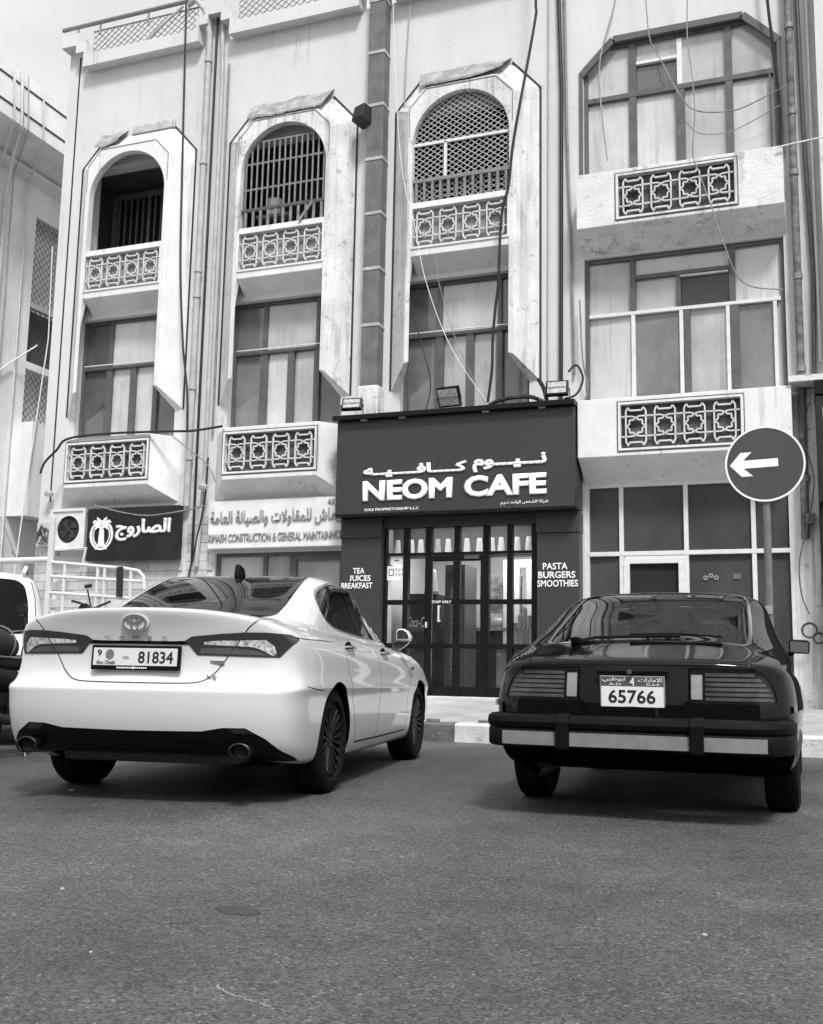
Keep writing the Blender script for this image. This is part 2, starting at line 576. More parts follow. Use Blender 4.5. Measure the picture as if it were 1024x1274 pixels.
q.quad((-12.8, FY, 0), (-12.8, FY + 9, 0), (-12.8, FY + 9, WALL_TOP), (-12.8, FY, WALL_TOP))
q.quad((7, FY, 0), (7, FY + 9, 0), (7, FY + 9, WALL_TOP), (7, FY, WALL_TOP))
q.quad((-12.8, FY, WALL_TOP), (7, FY, WALL_TOP), (7, FY + 9, WALL_TOP), (-12.8, FY + 9, WALL_TOP))
BP(q.build('wall', plaster))

# stepped parapet band
def parapet():
    q = MB()
    lows = [(c - 1.15, c + 1.19) for c in BAYS] + [(-3.1, -.3)] + [(1.0, 3.3)]
    x = -12.86
    top, bot = [], []
    H, L_, T = 12.36, 11.90, .24
    top.append((x, H)); bot.append((x, H - T))
    for a, b in lows:
        for p, q_ in ((a - .20, H), (a - .20, 12.13), (a, 12.13), (a, L_), (b, L_), (b, 12.13), (b + .20, 12.13), (b + .20, H)):
            top.append((p, q_))
        for p, q_ in ((a - .24, H - T), (a - .24, 11.96), (a - .06, 11.96), (a - .06, L_ - T), (b + .06, L_ - T), (b + .06, 11.96), (b + .24, 11.96), (b + .24, H - T)):
            bot.append((p, q_))
    top.append((7, H)); bot.append((7, H - T))
    for i in range(len(top) - 1):
        (a, b), (c, d) = (top[i], top[i + 1]), (bot[i], bot[i + 1])
        y0, y1 = FY - .2, FY + .12
        q.quad((c[0], y0, c[1]), (d[0], y0, d[1]), (b[0], y0, b[1]), (a[0], y0, a[1]))
        q.quad((a[0], y0, a[1]), (b[0], y0, b[1]), (b[0], y1, b[1]), (a[0], y1, a[1]))
        q.quad((c[0], y0, c[1]), (d[0], y0, d[1]), (d[0], y1, d[1]), (c[0], y1, c[1]))
        q.quad((c[0], y1, c[1]), (d[0], y1, d[1]), (b[0], y1, b[1]), (a[0], y1, a[1]))
    q.quad((top[0][0], FY - .2, top[0][1]), (bot[0][0], FY - .2, bot[0][1]), (bot[0][0], FY + .12, bot[0][1]), (top[0][0], FY + .12, top[0][1]))
    # upstands that carry the high steps
    for a, b in ((-12.8, -12.5), (-9.74, -9.42), (-6.66, -6.34), (-3.6, -3.3), (-.1, .8), (3.5, 7)):
        q.box(a, b, FY + .001, FY + .10, WALL_TOP - .01, H - .02)
    return q
BP(parapet().build('parapet', plaster))
# roof railing and chain link
q = MB()
q.tube([(-12.95, FY - .08, 12.57), (7, FY - .08, 12.57)], .04, 8)
for x in (-12.6, -12.1, -11.05, -10.2, -9.6, -8.4, -7.2, -6.4, -5, -3.6, -2, -.4):
    q.tube([(x, FY - .08, 12.33), (x, FY - .08, 12.57)], .02, 6)
BP(q.build('roof_rail', steel_grey, smooth=40))
for a, b in [(c - 1.12, c + 1.16) for c in BAYS] + [(-3.08, -.32)]:
    q = MB()
    diamond_mesh(q, [(a, 11.9), (b, 11.9), (b, 12.42), (a, 12.42)], FY - .05, .115, .006, .8)
    q.tube([(a, FY - .05, 12.42), (b, FY - .05, 12.42)], .016, 6)
    BP(q.build('roof_mesh_panel', steel_grey))
q = MB(); q.tube([(-11.1, FY - .1, 11.95), (-10.3, FY - .1, 12.48)], .025, 8)
BP(q.build('brace_pipe', pipe_grey, smooth=40))

# painted black lines down the corner and round the arches
def lines(name, paths, w, y, parent=None, m=black_line):
    q = MB()
    for p in paths:
        for a, b in zip(p[:-1], p[1:]):
            q.bar((a[0], y, a[1]), (b[0], y, b[1]), w, .012)
    return BP(q.build(name, m))
lines('corner_groove', [[(-12.565, 12.05), (-12.575, 3.6)]], .028, FY - .002)

# arch surrounds
YF = FY - .31
def arch_surround(c):
    q = MB()
    iw, ow, bw_ = .785, .86, 1.19
    zs, za = 8.97, 5.43
    inner, outer, back = [], [], []
    def lerp(a, b, t): return (a[0] + (b[0] - a[0]) * t, a[1] + (b[1] - a[1]) * t)
    ocorn = [(-ow, za), (-ow, 9.60), (-.58, 9.90), (.58, 9.90), (ow, 9.60), (ow, za)]
    bcorn = [(-bw_, 5.08), (-bw_, 9.73), (-.74, 10.22), (.74, 10.22), (bw_, 9.73), (bw_, 5.08)]
    # sample: 6 on the side, 24 on the arch, 6 on the side
    def octo(cn, k, n_side, n_arch):
        n_tot = n_side * 2 + n_arch
        if k <= n_side:
            return lerp(cn[0], (cn[0][0], min(cn[1][1], zs) if k < n_side else zs), k / n_side)
        if k >= n_side + n_arch:
            t = (k - n_side - n_arch) / n_side
            return lerp((cn[5][0], zs), cn[5], t)
        a = math.pi * (1 - (k - n_side) / n_arch)
        dx, dz = math.cos(a), math.sin(a)
        best = 1e9
        pts = [(cn[0][0], zs), cn[1], cn[2], cn[3], cn[4], (cn[5][0], zs)]
        for p, r in zip(pts[:-1], pts[1:]):
            ex, ez = r[0] - p[0], r[1] - p[1]
            den = dx * ez - dz * ex
            if abs(den) < 1e-9: continue
            t = (p[0] * ez - (p[1] - zs) * ex) / den
            s = (p[0] * dz - (p[1] - zs) * dx) / den
            if t > 0 and -1e-6 <= s <= 1 + 1e-6: best = min(best, t)
        return (dx * best, zs + dz * best)
    NS, NA = 6, 32
    for k in range(NS * 2 + NA + 1):
        outer.append(octo(ocorn, k, NS, NA)); back.append(octo(bcorn, k, NS, NA))
        if k <= NS: inner.append((-iw, za + .02 + (zs - za - .02) * k / NS))
        elif k >= NS + NA: inner.append((iw, zs + (za + .02 - zs) * (k - NS - NA) / NS))
        else:
            a = math.pi * (1 - (k - NS) / NA)
            inner.append((iw * math.cos(a), zs + iw * math.sin(a)))
    P = lambda p, y: (c + p[0], y, p[1])
    n = len(inner)
    for k in range(n - 1):
        q.quad(P(inner[k], YF), P(inner[k + 1], YF), P(outer[k + 1], YF), P(outer[k], YF))
        q.quad(P(outer[k], YF), P(outer[k + 1], YF), P(back[k + 1], FY), P(back[k], FY))
        # inner jamb: straight behind the arch, splayed beside the lower window
        def jb(p):
            if p[1] < 7.1: return (c + math.copysign(1.03, p[0]), FY + .005, p[1])
            return (c + p[0], YF + .13, p[1])
        q.quad(P(inner[k], YF), P(inner[k + 1], YF), jb(inner[k + 1]), jb(inner[k]))
    for s in (-1, 1):
        q.quad((c + s * iw, YF, za + .02), (c + s * ow, YF, za), (c + s * bw_, FY, 5.08), (c + s * 1.03, FY, 5.08))
    return q
for i, c in enumerate(BAYS):
    o = BP(arch_surround(c).build('arch_surround', plaster_worn if i else plaster_clean, bevel=.006))
    paths = [[(c - 1.2, 5.1), (c - 1.2, 9.73), (c - .75, 10.235)]]
    paths.append([(c + .75, 10.235), (c + 1.2, 9.73), (c + 1.2, 5.08)])
    lines('outline_groove', paths, .03, FY - .006)
    lines('face_groove', [[(c - .84, 9.1), (c - .84, 9.59), (c - .57, 9.875), (c + .57, 9.875), (c + .84, 9.59), (c + .84, 9.1)]], .010, YF - .002, m=mat('thin_groove', .2, .8))
# crumbling felt covers on the sloping arch heads
felt = mat('weathered_felt', .33, .95, noise=(5, .6, 1.25), streak=(12, .75), bump=.6, bscale=50)
def felt_cover(c, xa, xb, jag, curl=0.0):
    q = MB()
    n = 44
    lo, hi = [], []
    wob = [random.uniform(0, 1) for _ in range(8)]
    for k in range(n + 1):
        x = xa + (xb - xa) * k / n
        w_ = k / n * 6.99; wv = wob[int(w_)] * (1 - w_ % 1) + wob[int(w_) + 1] * (w_ % 1)
        zt = 10.29 + (.07 * wv + random.uniform(0, .025)) * jag
        lo.append((c + x * .90 + .02, YF - .02, 9.94 + random.uniform(-.012, .012) * jag + .02 * wv + curl * max(0, k / n - .6)))
        hi.append((c + x, FY - .02, zt))
    for k in range(n):
        q.quad(lo[k], lo[k + 1], hi[k + 1], hi[k])
        q.quad((lo[k][0], lo[k][1], lo[k][2] - .035), (lo[k + 1][0], lo[k + 1][1], lo[k + 1][2] - .035), lo[k + 1], lo[k])
        q.quad(hi[k], hi[k + 1], (hi[k + 1][0], FY - .001, hi[k + 1][2]), (hi[k][0], FY - .001, hi[k][2]))
    return BP(q.build('felt_cover', felt))
felt_cover(BAYS[0], -.82, -.25, .6, .2)
felt_cover(BAYS[1], -.80, .76, .9)
felt_cover(BAYS[2], -.78, .74, .4, .25)
q = MB()
for k in range(16):
    x = BAYS[0] - .15 + .9 * k / 16
    q.box(x, x + .062, FY - .04, FY - .005, 10.235, 10.33 + random.uniform(-.02, .06))
BP(q.build('torn_flashing', mat('pale_mortar', .6, .95, noise=(9, .7, 1.1))))

# lattice panel (cast star pattern), shared mesh: 4 cells, 1.60 x .60
def lattice_mesh():
    q = MB()
    pw = .395
    def poly(pts, closed=False, w=.021):
        if closed: pts = pts + [pts[0]]
        for a, b in zip(pts[:-1], pts[1:]):
            q.bar((a[0], 0, a[1]), (b[0], 0, b[1]), w, .035)
    for i in range(4):
        cx = (i - 1.5) * pw
        g = .137
        for s in (1, -1):
            poly([(cx - g, 0), (cx - g, s * .215), (cx - .105, s * .27), (cx - .085, s * .225), (cx + .085, s * .225), (cx + .105, s * .27), (cx + g, s * .215), (cx + g, 0)])
        # eight pointed star
        star = []
        for k in range(16):
            a = k * math.pi / 8
            r = .128 if k % 4 == 0 else (.128 if k % 4 == 2 else .093)
            if k % 4 == 2: r = .125
            star.append((cx + r * math.cos(a), r * 1.02 * math.sin(a)))
        poly(star, True, .020)
        for s in (1, -1):
            # star tips tied to the frame and to the running bars
            poly([(cx - .14, s * .142), (cx - .06, s * .142), (cx, s * .125)], w=.018)
            poly([(cx + .14, s * .142), (cx + .06, s * .142), (cx, s * .125)], w=.018)
    for i in range(5):
        for s in (1, -1):
            xa = -2 * pw if i == 0 else (i - 2) * pw - (pw / 2 - .137) 
            xb = 2 * pw if i == 4 else (i - 2) * pw + (pw / 2 - .137)
            poly([(xa, s * .142), (xb, s * .142)], w=.018)
    return q.mesh('lattice_panel')
LATT = lattice_mesh()
latt_mat = mat('cast_lattice', .66, .85, noise=(6, .82, 1.08), bump=.3)
LATT.materials.append(latt_mat)
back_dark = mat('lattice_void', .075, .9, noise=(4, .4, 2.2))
back_pale = mat('lattice_backing', .30, .9, noise=(3, .7, 1.2))

def balcony(name, c, front_half, back_half, y_front, z0, z1, z_back, latt_c, latt_half, lz, backing, m, worn=None):
    q = MB()
    lw, lh = latt_half, .31
    a, b = c - front_half, c + front_half
    A, B = c - back_half, c + back_half
    lx0, lx1, l0, l1 = latt_c - lw, latt_c + lw, lz - lh, lz + lh
    Y = y_front
    # front with the opening
    for (xa, xb, za, zb) in ((a, b, z0, l0), (a, b, l1, z1), (a, lx0, l0, l1), (lx1, b, l0, l1)):
        if xb - xa > 1e-4:
            q.quad((xa, Y, za), (xb, Y, za), (xb, Y, zb), (xa, Y, zb))
    D = .10
    q.quad((lx0, Y, l0), (lx1, Y, l0), (lx1, Y + D, l0), (lx0, Y + D, l0))
    q.quad((lx0, Y, l1), (lx1, Y, l1), (lx1, Y + D, l1), (lx0, Y + D, l1))
    q.quad((lx0, Y, l0), (lx0, Y, l1), (lx0, Y + D, l1), (lx0, Y + D, l0))
    q.quad((lx1, Y, l0), (lx1, Y, l1), (lx1, Y + D, l1), (lx1, Y + D, l0))
    YB = FY + (.02 if back_half > .8 else .1)
    q.quad((a, Y, z0), (b, Y, z0), (B, YB, z_back), (A, YB, z_back))           # sloping soffit
    q.quad((a, Y, z1), (b, Y, z1), (B, YB, z1), (A, YB, z1))
    q.quad((a, Y, z0), (a, Y, z1), (A, YB, z1), (A, YB, z_back))
    q.quad((b, Y, z0), (b, Y, z1), (B, YB, z1), (B, YB, z_back))
    o = BP(q.build(name, m, bevel=.008))
    l = link_mesh('lattice_panel', LATT, None, o, loc=(latt_c, Y + .028, lz))
    l.scale = (lw / .80, 1, 1)
    k = MB(); k.box(lx0 - .01, lx1 + .01, Y + D - .02, Y + D, l0 - .01, l1 + .01)
    k.build('lattice_backing', backing, o)
    k = MB()
    w = .03
    for (xa, xb, za, zb) in ((lx0 - w, lx1 + w, l1, l1 + w), (lx0 - w, lx1 + w, l0 - w, l0), (lx0 - w, lx0, l0, l1), (lx1, lx1 + w, l0, l1)):
        k.box(xa, xb, Y - .018, Y + .01, za, zb)
    k.build('lattice_trim', m, o)
    k = MB()
    e = .045
    for p, r in (((lx0 - e, l0 - e), (lx1 + e, l0 - e)), ((lx1 + e, l0 - e), (lx1 + e, l1 + e)), ((lx1 + e, l1 + e), (lx0 - e, l1 + e)), ((lx0 - e, l1 + e), (lx0 - e, l0 - e))):
        k.bar((p[0], Y - .003, p[1]), (r[0], Y - .003, r[1]), .010, .008)
    if back_half > 1.2 or name == 'lower_balcony':
        k.build('panel_line', mat('thin_line', .06, .8), o)
    return o
for i, c in enumerate(BAYS):
    balcony('upper_balcony', c, .783, .783, YF + .012, 7.13, 8.0, 6.84, c, .765, 7.585, back_pale, plaster_clean)
for c in BAYS[:2]:
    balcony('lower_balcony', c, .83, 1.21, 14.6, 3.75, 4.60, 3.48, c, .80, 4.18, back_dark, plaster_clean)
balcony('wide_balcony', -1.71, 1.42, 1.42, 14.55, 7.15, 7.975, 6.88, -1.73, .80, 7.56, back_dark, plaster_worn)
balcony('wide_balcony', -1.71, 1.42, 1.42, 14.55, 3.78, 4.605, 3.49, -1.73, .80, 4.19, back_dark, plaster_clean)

# recessed upper balconies
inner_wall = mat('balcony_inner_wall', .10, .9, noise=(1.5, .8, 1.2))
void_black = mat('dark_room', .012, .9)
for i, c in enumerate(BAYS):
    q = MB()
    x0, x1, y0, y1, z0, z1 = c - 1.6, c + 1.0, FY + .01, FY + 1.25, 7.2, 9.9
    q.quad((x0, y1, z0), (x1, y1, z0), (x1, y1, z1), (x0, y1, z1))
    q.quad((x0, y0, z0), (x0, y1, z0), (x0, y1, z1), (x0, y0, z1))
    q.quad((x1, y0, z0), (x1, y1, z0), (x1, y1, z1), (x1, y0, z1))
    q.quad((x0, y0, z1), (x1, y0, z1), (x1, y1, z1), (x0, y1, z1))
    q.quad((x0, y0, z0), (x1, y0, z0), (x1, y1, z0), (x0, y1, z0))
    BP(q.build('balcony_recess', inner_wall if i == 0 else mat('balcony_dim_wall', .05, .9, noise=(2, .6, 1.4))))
# bay 1: barred opening in the inner wall
c = BAYS[0]
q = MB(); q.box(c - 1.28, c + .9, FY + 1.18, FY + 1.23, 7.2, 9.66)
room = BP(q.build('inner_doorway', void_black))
q = MB()
q.bar((c - 1.3, FY + 1.14, 7.2), (c - 1.3, FY + 1.14, 9.64), .10, .05); q.bar((c - 1.35, FY + 1.14, 9.68), (c + .9, FY + 1.14, 9.68), .10, .05)
q.build('door_frame', steel_grey, room)
for k in range(11):
    x = c - 1.18 + .135 * k
    q = MB(); q.bar((x, FY + 1.1, 7.2), (x, FY + 1.1, 9.64), .06 if k == 5 else .028, .03)
    q.build('bar', steel_grey, room)
# bay 2: steel bars across the arch
c = BAYS[1]
grille = BP(MB().bar((c - .785, YF + .09, 8.33), (c + .785, YF + .09, 8.33), .05, .05).build('window_grille', steel_dark))
def arch_top(x): return 8.97 + math.sqrt(max(0, .785 ** 2 - x * x))
for z, w in ((9.15, .03), (8.70, .03), (9.53, .03)):
    hw = .77 if z < 8.97 else math.sqrt(.785 ** 2 - (z - 8.97) ** 2)
    MB().bar((c - hw, YF + .10, z), (c + hw, YF + .10, z), w, .02).build('cross_bar', steel_grey, grille)
for k in range(15):
    x = -.72 + .103 * k
    MB().bar((c + x, YF + .08, 8.33), (c + x, YF + .08, min(9.53, arch_top(x))), .026, .02).build('bar', steel_grey, grille)
for k in range(11):
    x = -.70 + .14 * k
    MB().bar((c + x, YF + .08, 7.98), (c + x, YF + .08, 8.33), .045, .02).build('bar', steel_grey, grille)
q = MB(); q.bar((c + .55, YF + .04, 8.3), (c + .35, YF - .02, 7.98), .04, .03); q.build('loose_stick', steel_grey, grille)
# bay 3: diamond mesh
c = BAYS[2]
poly = [(c - .785, 8.0), (c + .785, 8.0)] + [(c + .785 * math.cos(a), 8.97 + .785 * math.sin(a)) for a in [math.pi * k / 24 for k in range(25)]]
g3 = BP(diamond_mesh(MB(), poly, YF + .10, .088, .0062, .72).build('diamond_mesh', mat('galvanised_wire', .45, .5, metal=.3)))
MB().bar((c - .785, YF + .08, 8.98), (c + .785, YF + .08, 8.98), .045, .03).build('mesh_rail', alu_white, g3)
MB().bar((c - .26, YF + .08, 8.36), (c - .26, YF + .08, 8.98), .045, .03).build('mesh_rail', alu_white, g3)
MB().bar((c - .785, YF + .05, 8.36), (c + .785, YF + .05, 8.36), .055, .04).build('hand_rail', steel_grey, g3)
for k in range(12):
    x = c - .72 + .132 * k
    MB().bar((x, YF + .05, 8.02), (x, YF + .05, 8.35), .04, .03).build('baluster', steel_grey, g3)

# first floor windows of the three bays
def framed_window(name, x0, x1, z0, z1, y, verts, hors, panes, fm, bar_w=.075):
    """verts: (x, z0, z1, w, mat) ; hors: (z, x0, x1, w, mat) ; panes: (x0,x1,z0,z1,mat)"""
    root = BP(MB().box(x0, x0 + .06, y - .04, y + .05, z0, z1).box(x1 - .06, x1, y - .04, y + .05, z0, z1).box(x0 + .06, x1 - .06, y - .04, y + .05, z0, z0 + .06).box(x0 + .06, x1 - .06, y - .04, y + .05, z1 - .06, z1).build(name, fm))
    for (x, a, b, w, m) in verts:
        MB().box(x - w / 2, x + w / 2, y - .045, y + .045, a, b).build('mullion', m or fm, root, bevel=.004)
    for (z, a, b, w, m) in hors:
        MB().box(a, b, y - .05, y + .04, z - w / 2, z + w / 2).build('transom', m or fm, root, bevel=.004)
    for k, (a, b, c_, d, m) in enumerate(panes):
        q = MB()
        t = random.uniform(-.012, .012)
        q.add([(a, y + .01 + t, c_), (b, y + .01 - t, c_), (b, y + .01 - t, d), (a, y + .01 + t, d)], [(0, 1, 2, 3)])
        if m is pane_pale: m = random.choice(pane_variants)
        elif m is pane_mid: m = random.choice(pane_grey_variants)
        q.build('pane', m, root)
    return root
WY = FY + .16
for i, c in enumerate(BAYS):
    x0, x1, z0, z1 = c - 1.03, c + 1.03, 4.58, 6.84
    m1, m2, m3 = c - .44, c + .06, c + .53
    tz = 5.97
    framed_window('window', x0, x1, z0, z1, WY,
        [(m1, z0 + .06, tz - .03, .13, None), (m2, z0 + .06, tz - .03, .12, None), (m3, z0 + .06, tz - .03, .10, None), (m1, tz + .03, z1 - .06, .07, None), (m3 + (.0 if i else .3), tz + .03, z1 - .06, .06, None)],
        [(tz, x0 + .06, x1 - .06, .06, None)],
        [(x0 + .05, m1, z0 + .05, tz, pane_mid), (m1, m2, z0 + .05, tz, pane_pale), (m2, m3, z0 + .05, tz, pane_pale), (m3, x1 - .05, z0 + .05, tz, pane_mid),  # left panes: surround's shade and reflection put into the darker grey
         (x0 + .05, m1, tz, z1 - .05, pane_mid), (m1, m3, tz, z1 - .05, pane_pale), (m3, x1 - .05, tz, z1 - .05, pane_mid)], alu)
    q = MB(); q.tube([(x0 + .1, FY + .06, tz + .04), (x1 - .1, FY + .06, tz + .04)], .012, 6)
    BP(q.build('curtain_wire', alu_white, smooth=40))

# right bay windows
x0, x1 = RB
xs = (-2.385, -1.695, -1.0)
tz = 9.38
framed_window('octagon_window', x0, x1, 7.9, 10.25, WY - .06,
    [(xs[0], 7.96, 10.19, .11, None), (xs[1], 7.96, tz - .04, .13, None), (xs[1], tz + .04, 10.15, .075, alu_white), (xs[2], 7.96, 10.19, .10, None), (-.44, 7.96, tz - .04, .03, alu)],
    [(tz, x0 + .06, x1 - .06, .08, None), (9.87, xs[0] + .055, xs[1] - .04, .05, alu_white)],
    [(x0 + .05, xs[0], 7.95, tz, pane_pale), (xs[0], xs[1], 7.95, tz, pane_pale), (xs[1], xs[2], 7.95, tz, pane_pale), (xs[2], x1 - .05, 7.95, tz, pane_pale),
     (x0 + .05, xs[0], tz, 10.2, pane_pale), (xs[0], xs[1], tz, 9.87, pane_mid), (xs[0], xs[1], 9.87, 10.2, pane_pale), (xs[1], xs[2], tz, 10.2, pane_pale), (xs[2], x1 - .05, tz, 10.2, pane_pale)], alu)
q = MB()
for s, xe in ((1, x0), (-1, x1)):
    BP(MB().prism([(xe - s * .01, 9.77), (xe - s * .01, 10.27), (xe + s * .47, 10.27)], FY - .001, FY + .2, 'y').build('window_head_corner', plaster))
q = MB()
pth = [(x0 - .03, 8.0), (x0 - .03, 9.79), (x0 + .46, 10.285), (x1 - .46, 10.285), (x1 + .03, 9.79), (x1 + .03, 8.0)]
for a, b in zip(pth[:-1], pth[1:]):
    w = .07 if abs(a[0] - b[0]) < .01 else .10
    q.bar((a[0], FY + .005, a[1]), (b[0], FY + .005, b[1]), w if w > .08 else .05, .07)
BP(q.build('window_border', alu))
xs = (-2.42, -1.74, -1.10, -.47)
tz = 5.985
framed_window('wide_window', x0, x1, 4.55, 6.86, WY - .06,
    [(xs[0], 4.6, tz, .055, alu_white), (xs[1], 4.6, tz, .055, alu_white), (xs[2], 4.6, tz, .05, alu_white), (xs[3], 4.6, tz, .05, alu_white), (xs[0], tz + .03, 6.8, .085, None), (-1.03, tz + .03, 6.8, .085, None), (-1.77, tz + .03, 6.50, .06, None), (xs[2] + .09, 4.6, tz - .03, .12, alu), (xs[1] + .08, 4.6, tz - .03, .09, alu)],
    [(tz, x0 + .06, x1 - .06, .05, alu_white), (6.52, xs[0] + .04, -1.075, .06, None), (6.47, -1.74, -1.08, .02, alu_white)],
    [(x0 + .05, xs[0], 4.6, tz, pane_pale), (xs[0], xs[1], 4.6, tz, pane_mid), (xs[1], xs[2], 4.6, tz, pane_pale), (xs[2], xs[3], 4.6, tz, pane_mid), (xs[3], x1 - .05, 4.6, tz, pane_pale),
     (x0 + .05, xs[0], tz, 6.82, pane_pale), (xs[0], -1.77, tz, 6.5, pane_pale), (-1.77, -1.03, tz, 6.5, pane_dark), (xs[0], -1.03, 6.52, 6.82, pane_pale), (-1.03, x1 - .05, tz, 6.82, pane_pale)], alu)

# dark clad rainwater pilaster with pale joints
q = MB(); q.box(-6.59, -6.31, FY - .24, FY, 5.12, 12.2)
pil = BP(q.build('dark_pilaster', mat('dark_stone_cladding', .14, .7, noise=(4, .75, 1.25), streak=(14, .8), bump=.3), bevel=.01))
for k in range(8):
    MB().box(-6.60, -6.30, FY - .25, FY - .002, 6.10 + .92 * k, 6.15 + .92 * k).build('joint_band', mat('joint_mortar', .42, .9, noise=(5, .7, 1.2)), pil)
MB().box(-6.62, -6.27, FY - .29, FY - .003, 4.62, 5.14).build('pilaster_foot', plaster_worn, pil, bevel=.03)

# downpipes and conduits (fixed to the wall)
def pipe(name, pts, r, m, parent_building=True, n=8):
    q = MB(); q.tube(pts, r, n)
    o = q.build(name, m, smooth=50)
    return BP(o) if parent_building else o
PY = FY - .10
dp = pipe('downpipe', [(-10.2, FY - .05, 12.52), (-10.0, FY - .16, 12.50), (-9.80, FY - .16, 12.25), (-9.72, PY, 11.8), (-9.72, PY, 3.4)], .055, pipe_grey)
for z in (11.3, 9.4, 7.45, 7.0, 5.4, 4.2):
    q = MB(); q.lathe([(-.03, .062), (-.03, .07), (.03, .07), (.03, .062)], 12, 'z', (-9.72, PY, z)); q.build('pipe_collar', pipe_grey, dp)
pipe('conduit', [(-9.60, FY - .06, 12.5), (-9.60, FY - .05, 2.5)], .022, cable_black)
pipe('conduit', [(-9.50, FY - .07, 12.4), (-9.44, FY - .07, 10.9), (-9.42, FY - .07, 4.0), (-9.5, FY - .07, 2.4)], .036, pipe_grey)
pipe('conduit', [(-9.33, FY - .05, 11.2), (-9.32, FY - .05, 4.6)], .02, steel_grey)
pipe('conduit', [(-3.50, FY - .06, 11.9), (-3.44, FY - .06, 9.6), (-3.46, FY - .06, 4.7)], .03, cable_black)
pipe('conduit', [(-3.40, FY - .05, 11.9), (-3.36, FY - .05, 8.9), (-3.30, FY - .05, 7.0), (-3.26, FY - .05, 5.1)], .02, steel_grey)
pipe('conduit', [(-3.64, FY - .03, 11.9), (-3.66, FY - .03, 4.6)], .014, pipe_grey)
rp = pipe('downpipe', [(-.16, FY - .13, 12.1), (-.16, FY - .13, 4.75), (-.18, FY - .13, 2.6)], .052, mat('rusty_pipe', .15, .8, noise=(7, .5, 1.6), grime=(9, .58, 1.8), bump=.5))
for z in (9.9, 8.6, 7.7, 6.2, 4.9, 3.4):
    q = MB(); q.lathe([(-.04, .055), (-.04, .064), (.04, .064), (.04, .055)], 12, 'z', (-.16, FY - .13, z)); q.build('pipe_collar', steel_grey, rp)
pipe('conduit', [(-.06, FY - .06, 12.1), (-.02, FY - .06, 8.5), (.04, FY - .06, 6.2), (.0, FY - .06, 4.7)], .03, steel_dark)
pipe('conduit', [(.08, FY - .05, 12.0), (.09, FY - .05, 5.0)], .022, pipe_white)
# projecting pier and rough column right of the shop
q = MB(); q.box(.18, 1.9, FY - .35, FY, 4.75, 12.0); BP(q.build('pier', plaster))
q = MB(); q.prism([(-.28, FY + .0), (-.10, FY - .12), (.0, FY - .12), (.0, FY + .0)], .40, 4.62, 'z')
BP(q.build('corner_column', plaster_worn))
MB_ = MB().box(-.32, .3, FY - .5, FY, 4.64, 4.72); BP(MB_.build('ledge', plaster_worn))

# ground floor stone tiles left of the cafe
tile_mat = mat('stone_tile', .56, .75, noise=(3, .8, 1.1), streak=(5, .8), grime=(5, .63, .55), bump=.35)
tile_mat2 = mat('stone_tile_dull', .45, .8, noise=(3, .75, 1.15), grime=(5, .6, .6), bump=.35)
def tile_mesh(w, m):
    q = MB(); q.box(0, w, -.022, .01, 0, .142)
    me = q.mesh('stone_tile'); me.materials.append(m); return me
tiles = {(w, j): tile_mesh(w, m) for w in (.245, .395) for j, m in enumerate((tile_mat, tile_mat2))}
def tile_area(x0, x1, z0, z1):
    z = z0; row = 0
    while z + .142 <= z1 + .01:
        x = x0 - (.2 if row % 2 else 0)
        while x < x1 - .05:
            w = .395
            a = x
            if a < x0: a, w = x0, .245
            if a + w > x1 + .03: w = .245
            if a + w <= x1 + .04:
                o = link_mesh('stone_tile', tiles[(w, int(random.random() < .35))], None, None, loc=(a, FY - .003 + random.uniform(-.004, .004), z))
                BP(o)
            x = a + w + .006
        z += .15; row += 1
tile_area(-12.80, -12.33, 1.0, 3.3)
tile_area(-12.30, -9.70, 1.0, 2.5)
tile_area(-9.72, -9.2, 1.0, 3.35)

# shop front under the white sign
alu_d = mat('brown_aluminium', .10, .45, noise=(6, .8, 1.2))
framed_window('shop_window', -9.2, -6.9, .40, 2.62, FY + .1,
    [(-8.30, .46, 2.56, .07, None), (-7.80, .46, 2.56, .12, None), (-6.96, .46, 2.56, .06, None)], [(1.2, -9.14, -7.86, .06, None), (2.52, -7.74, -6.96, .08, None)],
    [(-9.15, -8.3, .45, 2.57, pane_pale), (-8.3, -7.8, .45, 2.57, pane_pale), (-7.74, -6.98, .45, 2.5, pane_pale)], alu_d)

# ground floor shop right of the cafe
film = mat('tinted_shop_glass', .068, .08, spec=.5, noise=(.9, .8, 1.3), streak=(3, .85))
sx = (-2.615, -1.725, -.835)
shop = framed_window('shopfront_glazing', -3.13, -.32, .41, 3.48, FY + .05,
    [(x, .47, 3.42, .06, alu_white) for x in sx], [(2.47, -3.07, -.38, .06, alu_white), (2.365, -2.585, -1.755, .075, alu_white)],
    [(-3.08, sx[0], .46, 2.47, film), (sx[0], sx[1], 2.47, 3.43, film), (sx[1], sx[2], .46, 2.47, film), (sx[2], -.37, .46, 2.47, film), (-3.08, sx[0], 2.47, 3.43, film), (sx[1], sx[2], 2.47, 3.43, film), (sx[2], -.37, 2.47, 3.43, film), (sx[0] + .1, sx[1] - .1, .46, 2.33, void_black)], alu_white)
MB().box(-2.585, -2.505, FY - .01, FY + .06, .41, 2.33).build('door_stile', alu_white, shop, bevel=.004)
MB().box(-1.835, -1.755, FY - .01, FY + .06, .41, 2.33).build('door_stile', alu_white, shop, bevel=.004)
MB().box(-2.505, -1.835, FY - .01, FY + .06, 1.05, 1.12).build('door_rail', alu_white, shop)
sm = mat('faded_sticker', .24, .6)
for dx_ in (0, .07, .14):
    MB().lathe([(-.002, .012), (-.002, .034), (.002, .034), (.002, .012)], 14, 'y', (-1.48 + dx_, FY + .047, 2.12 + .03 * (dx_ == .07)), close=True).build('sticker', sm, shop)
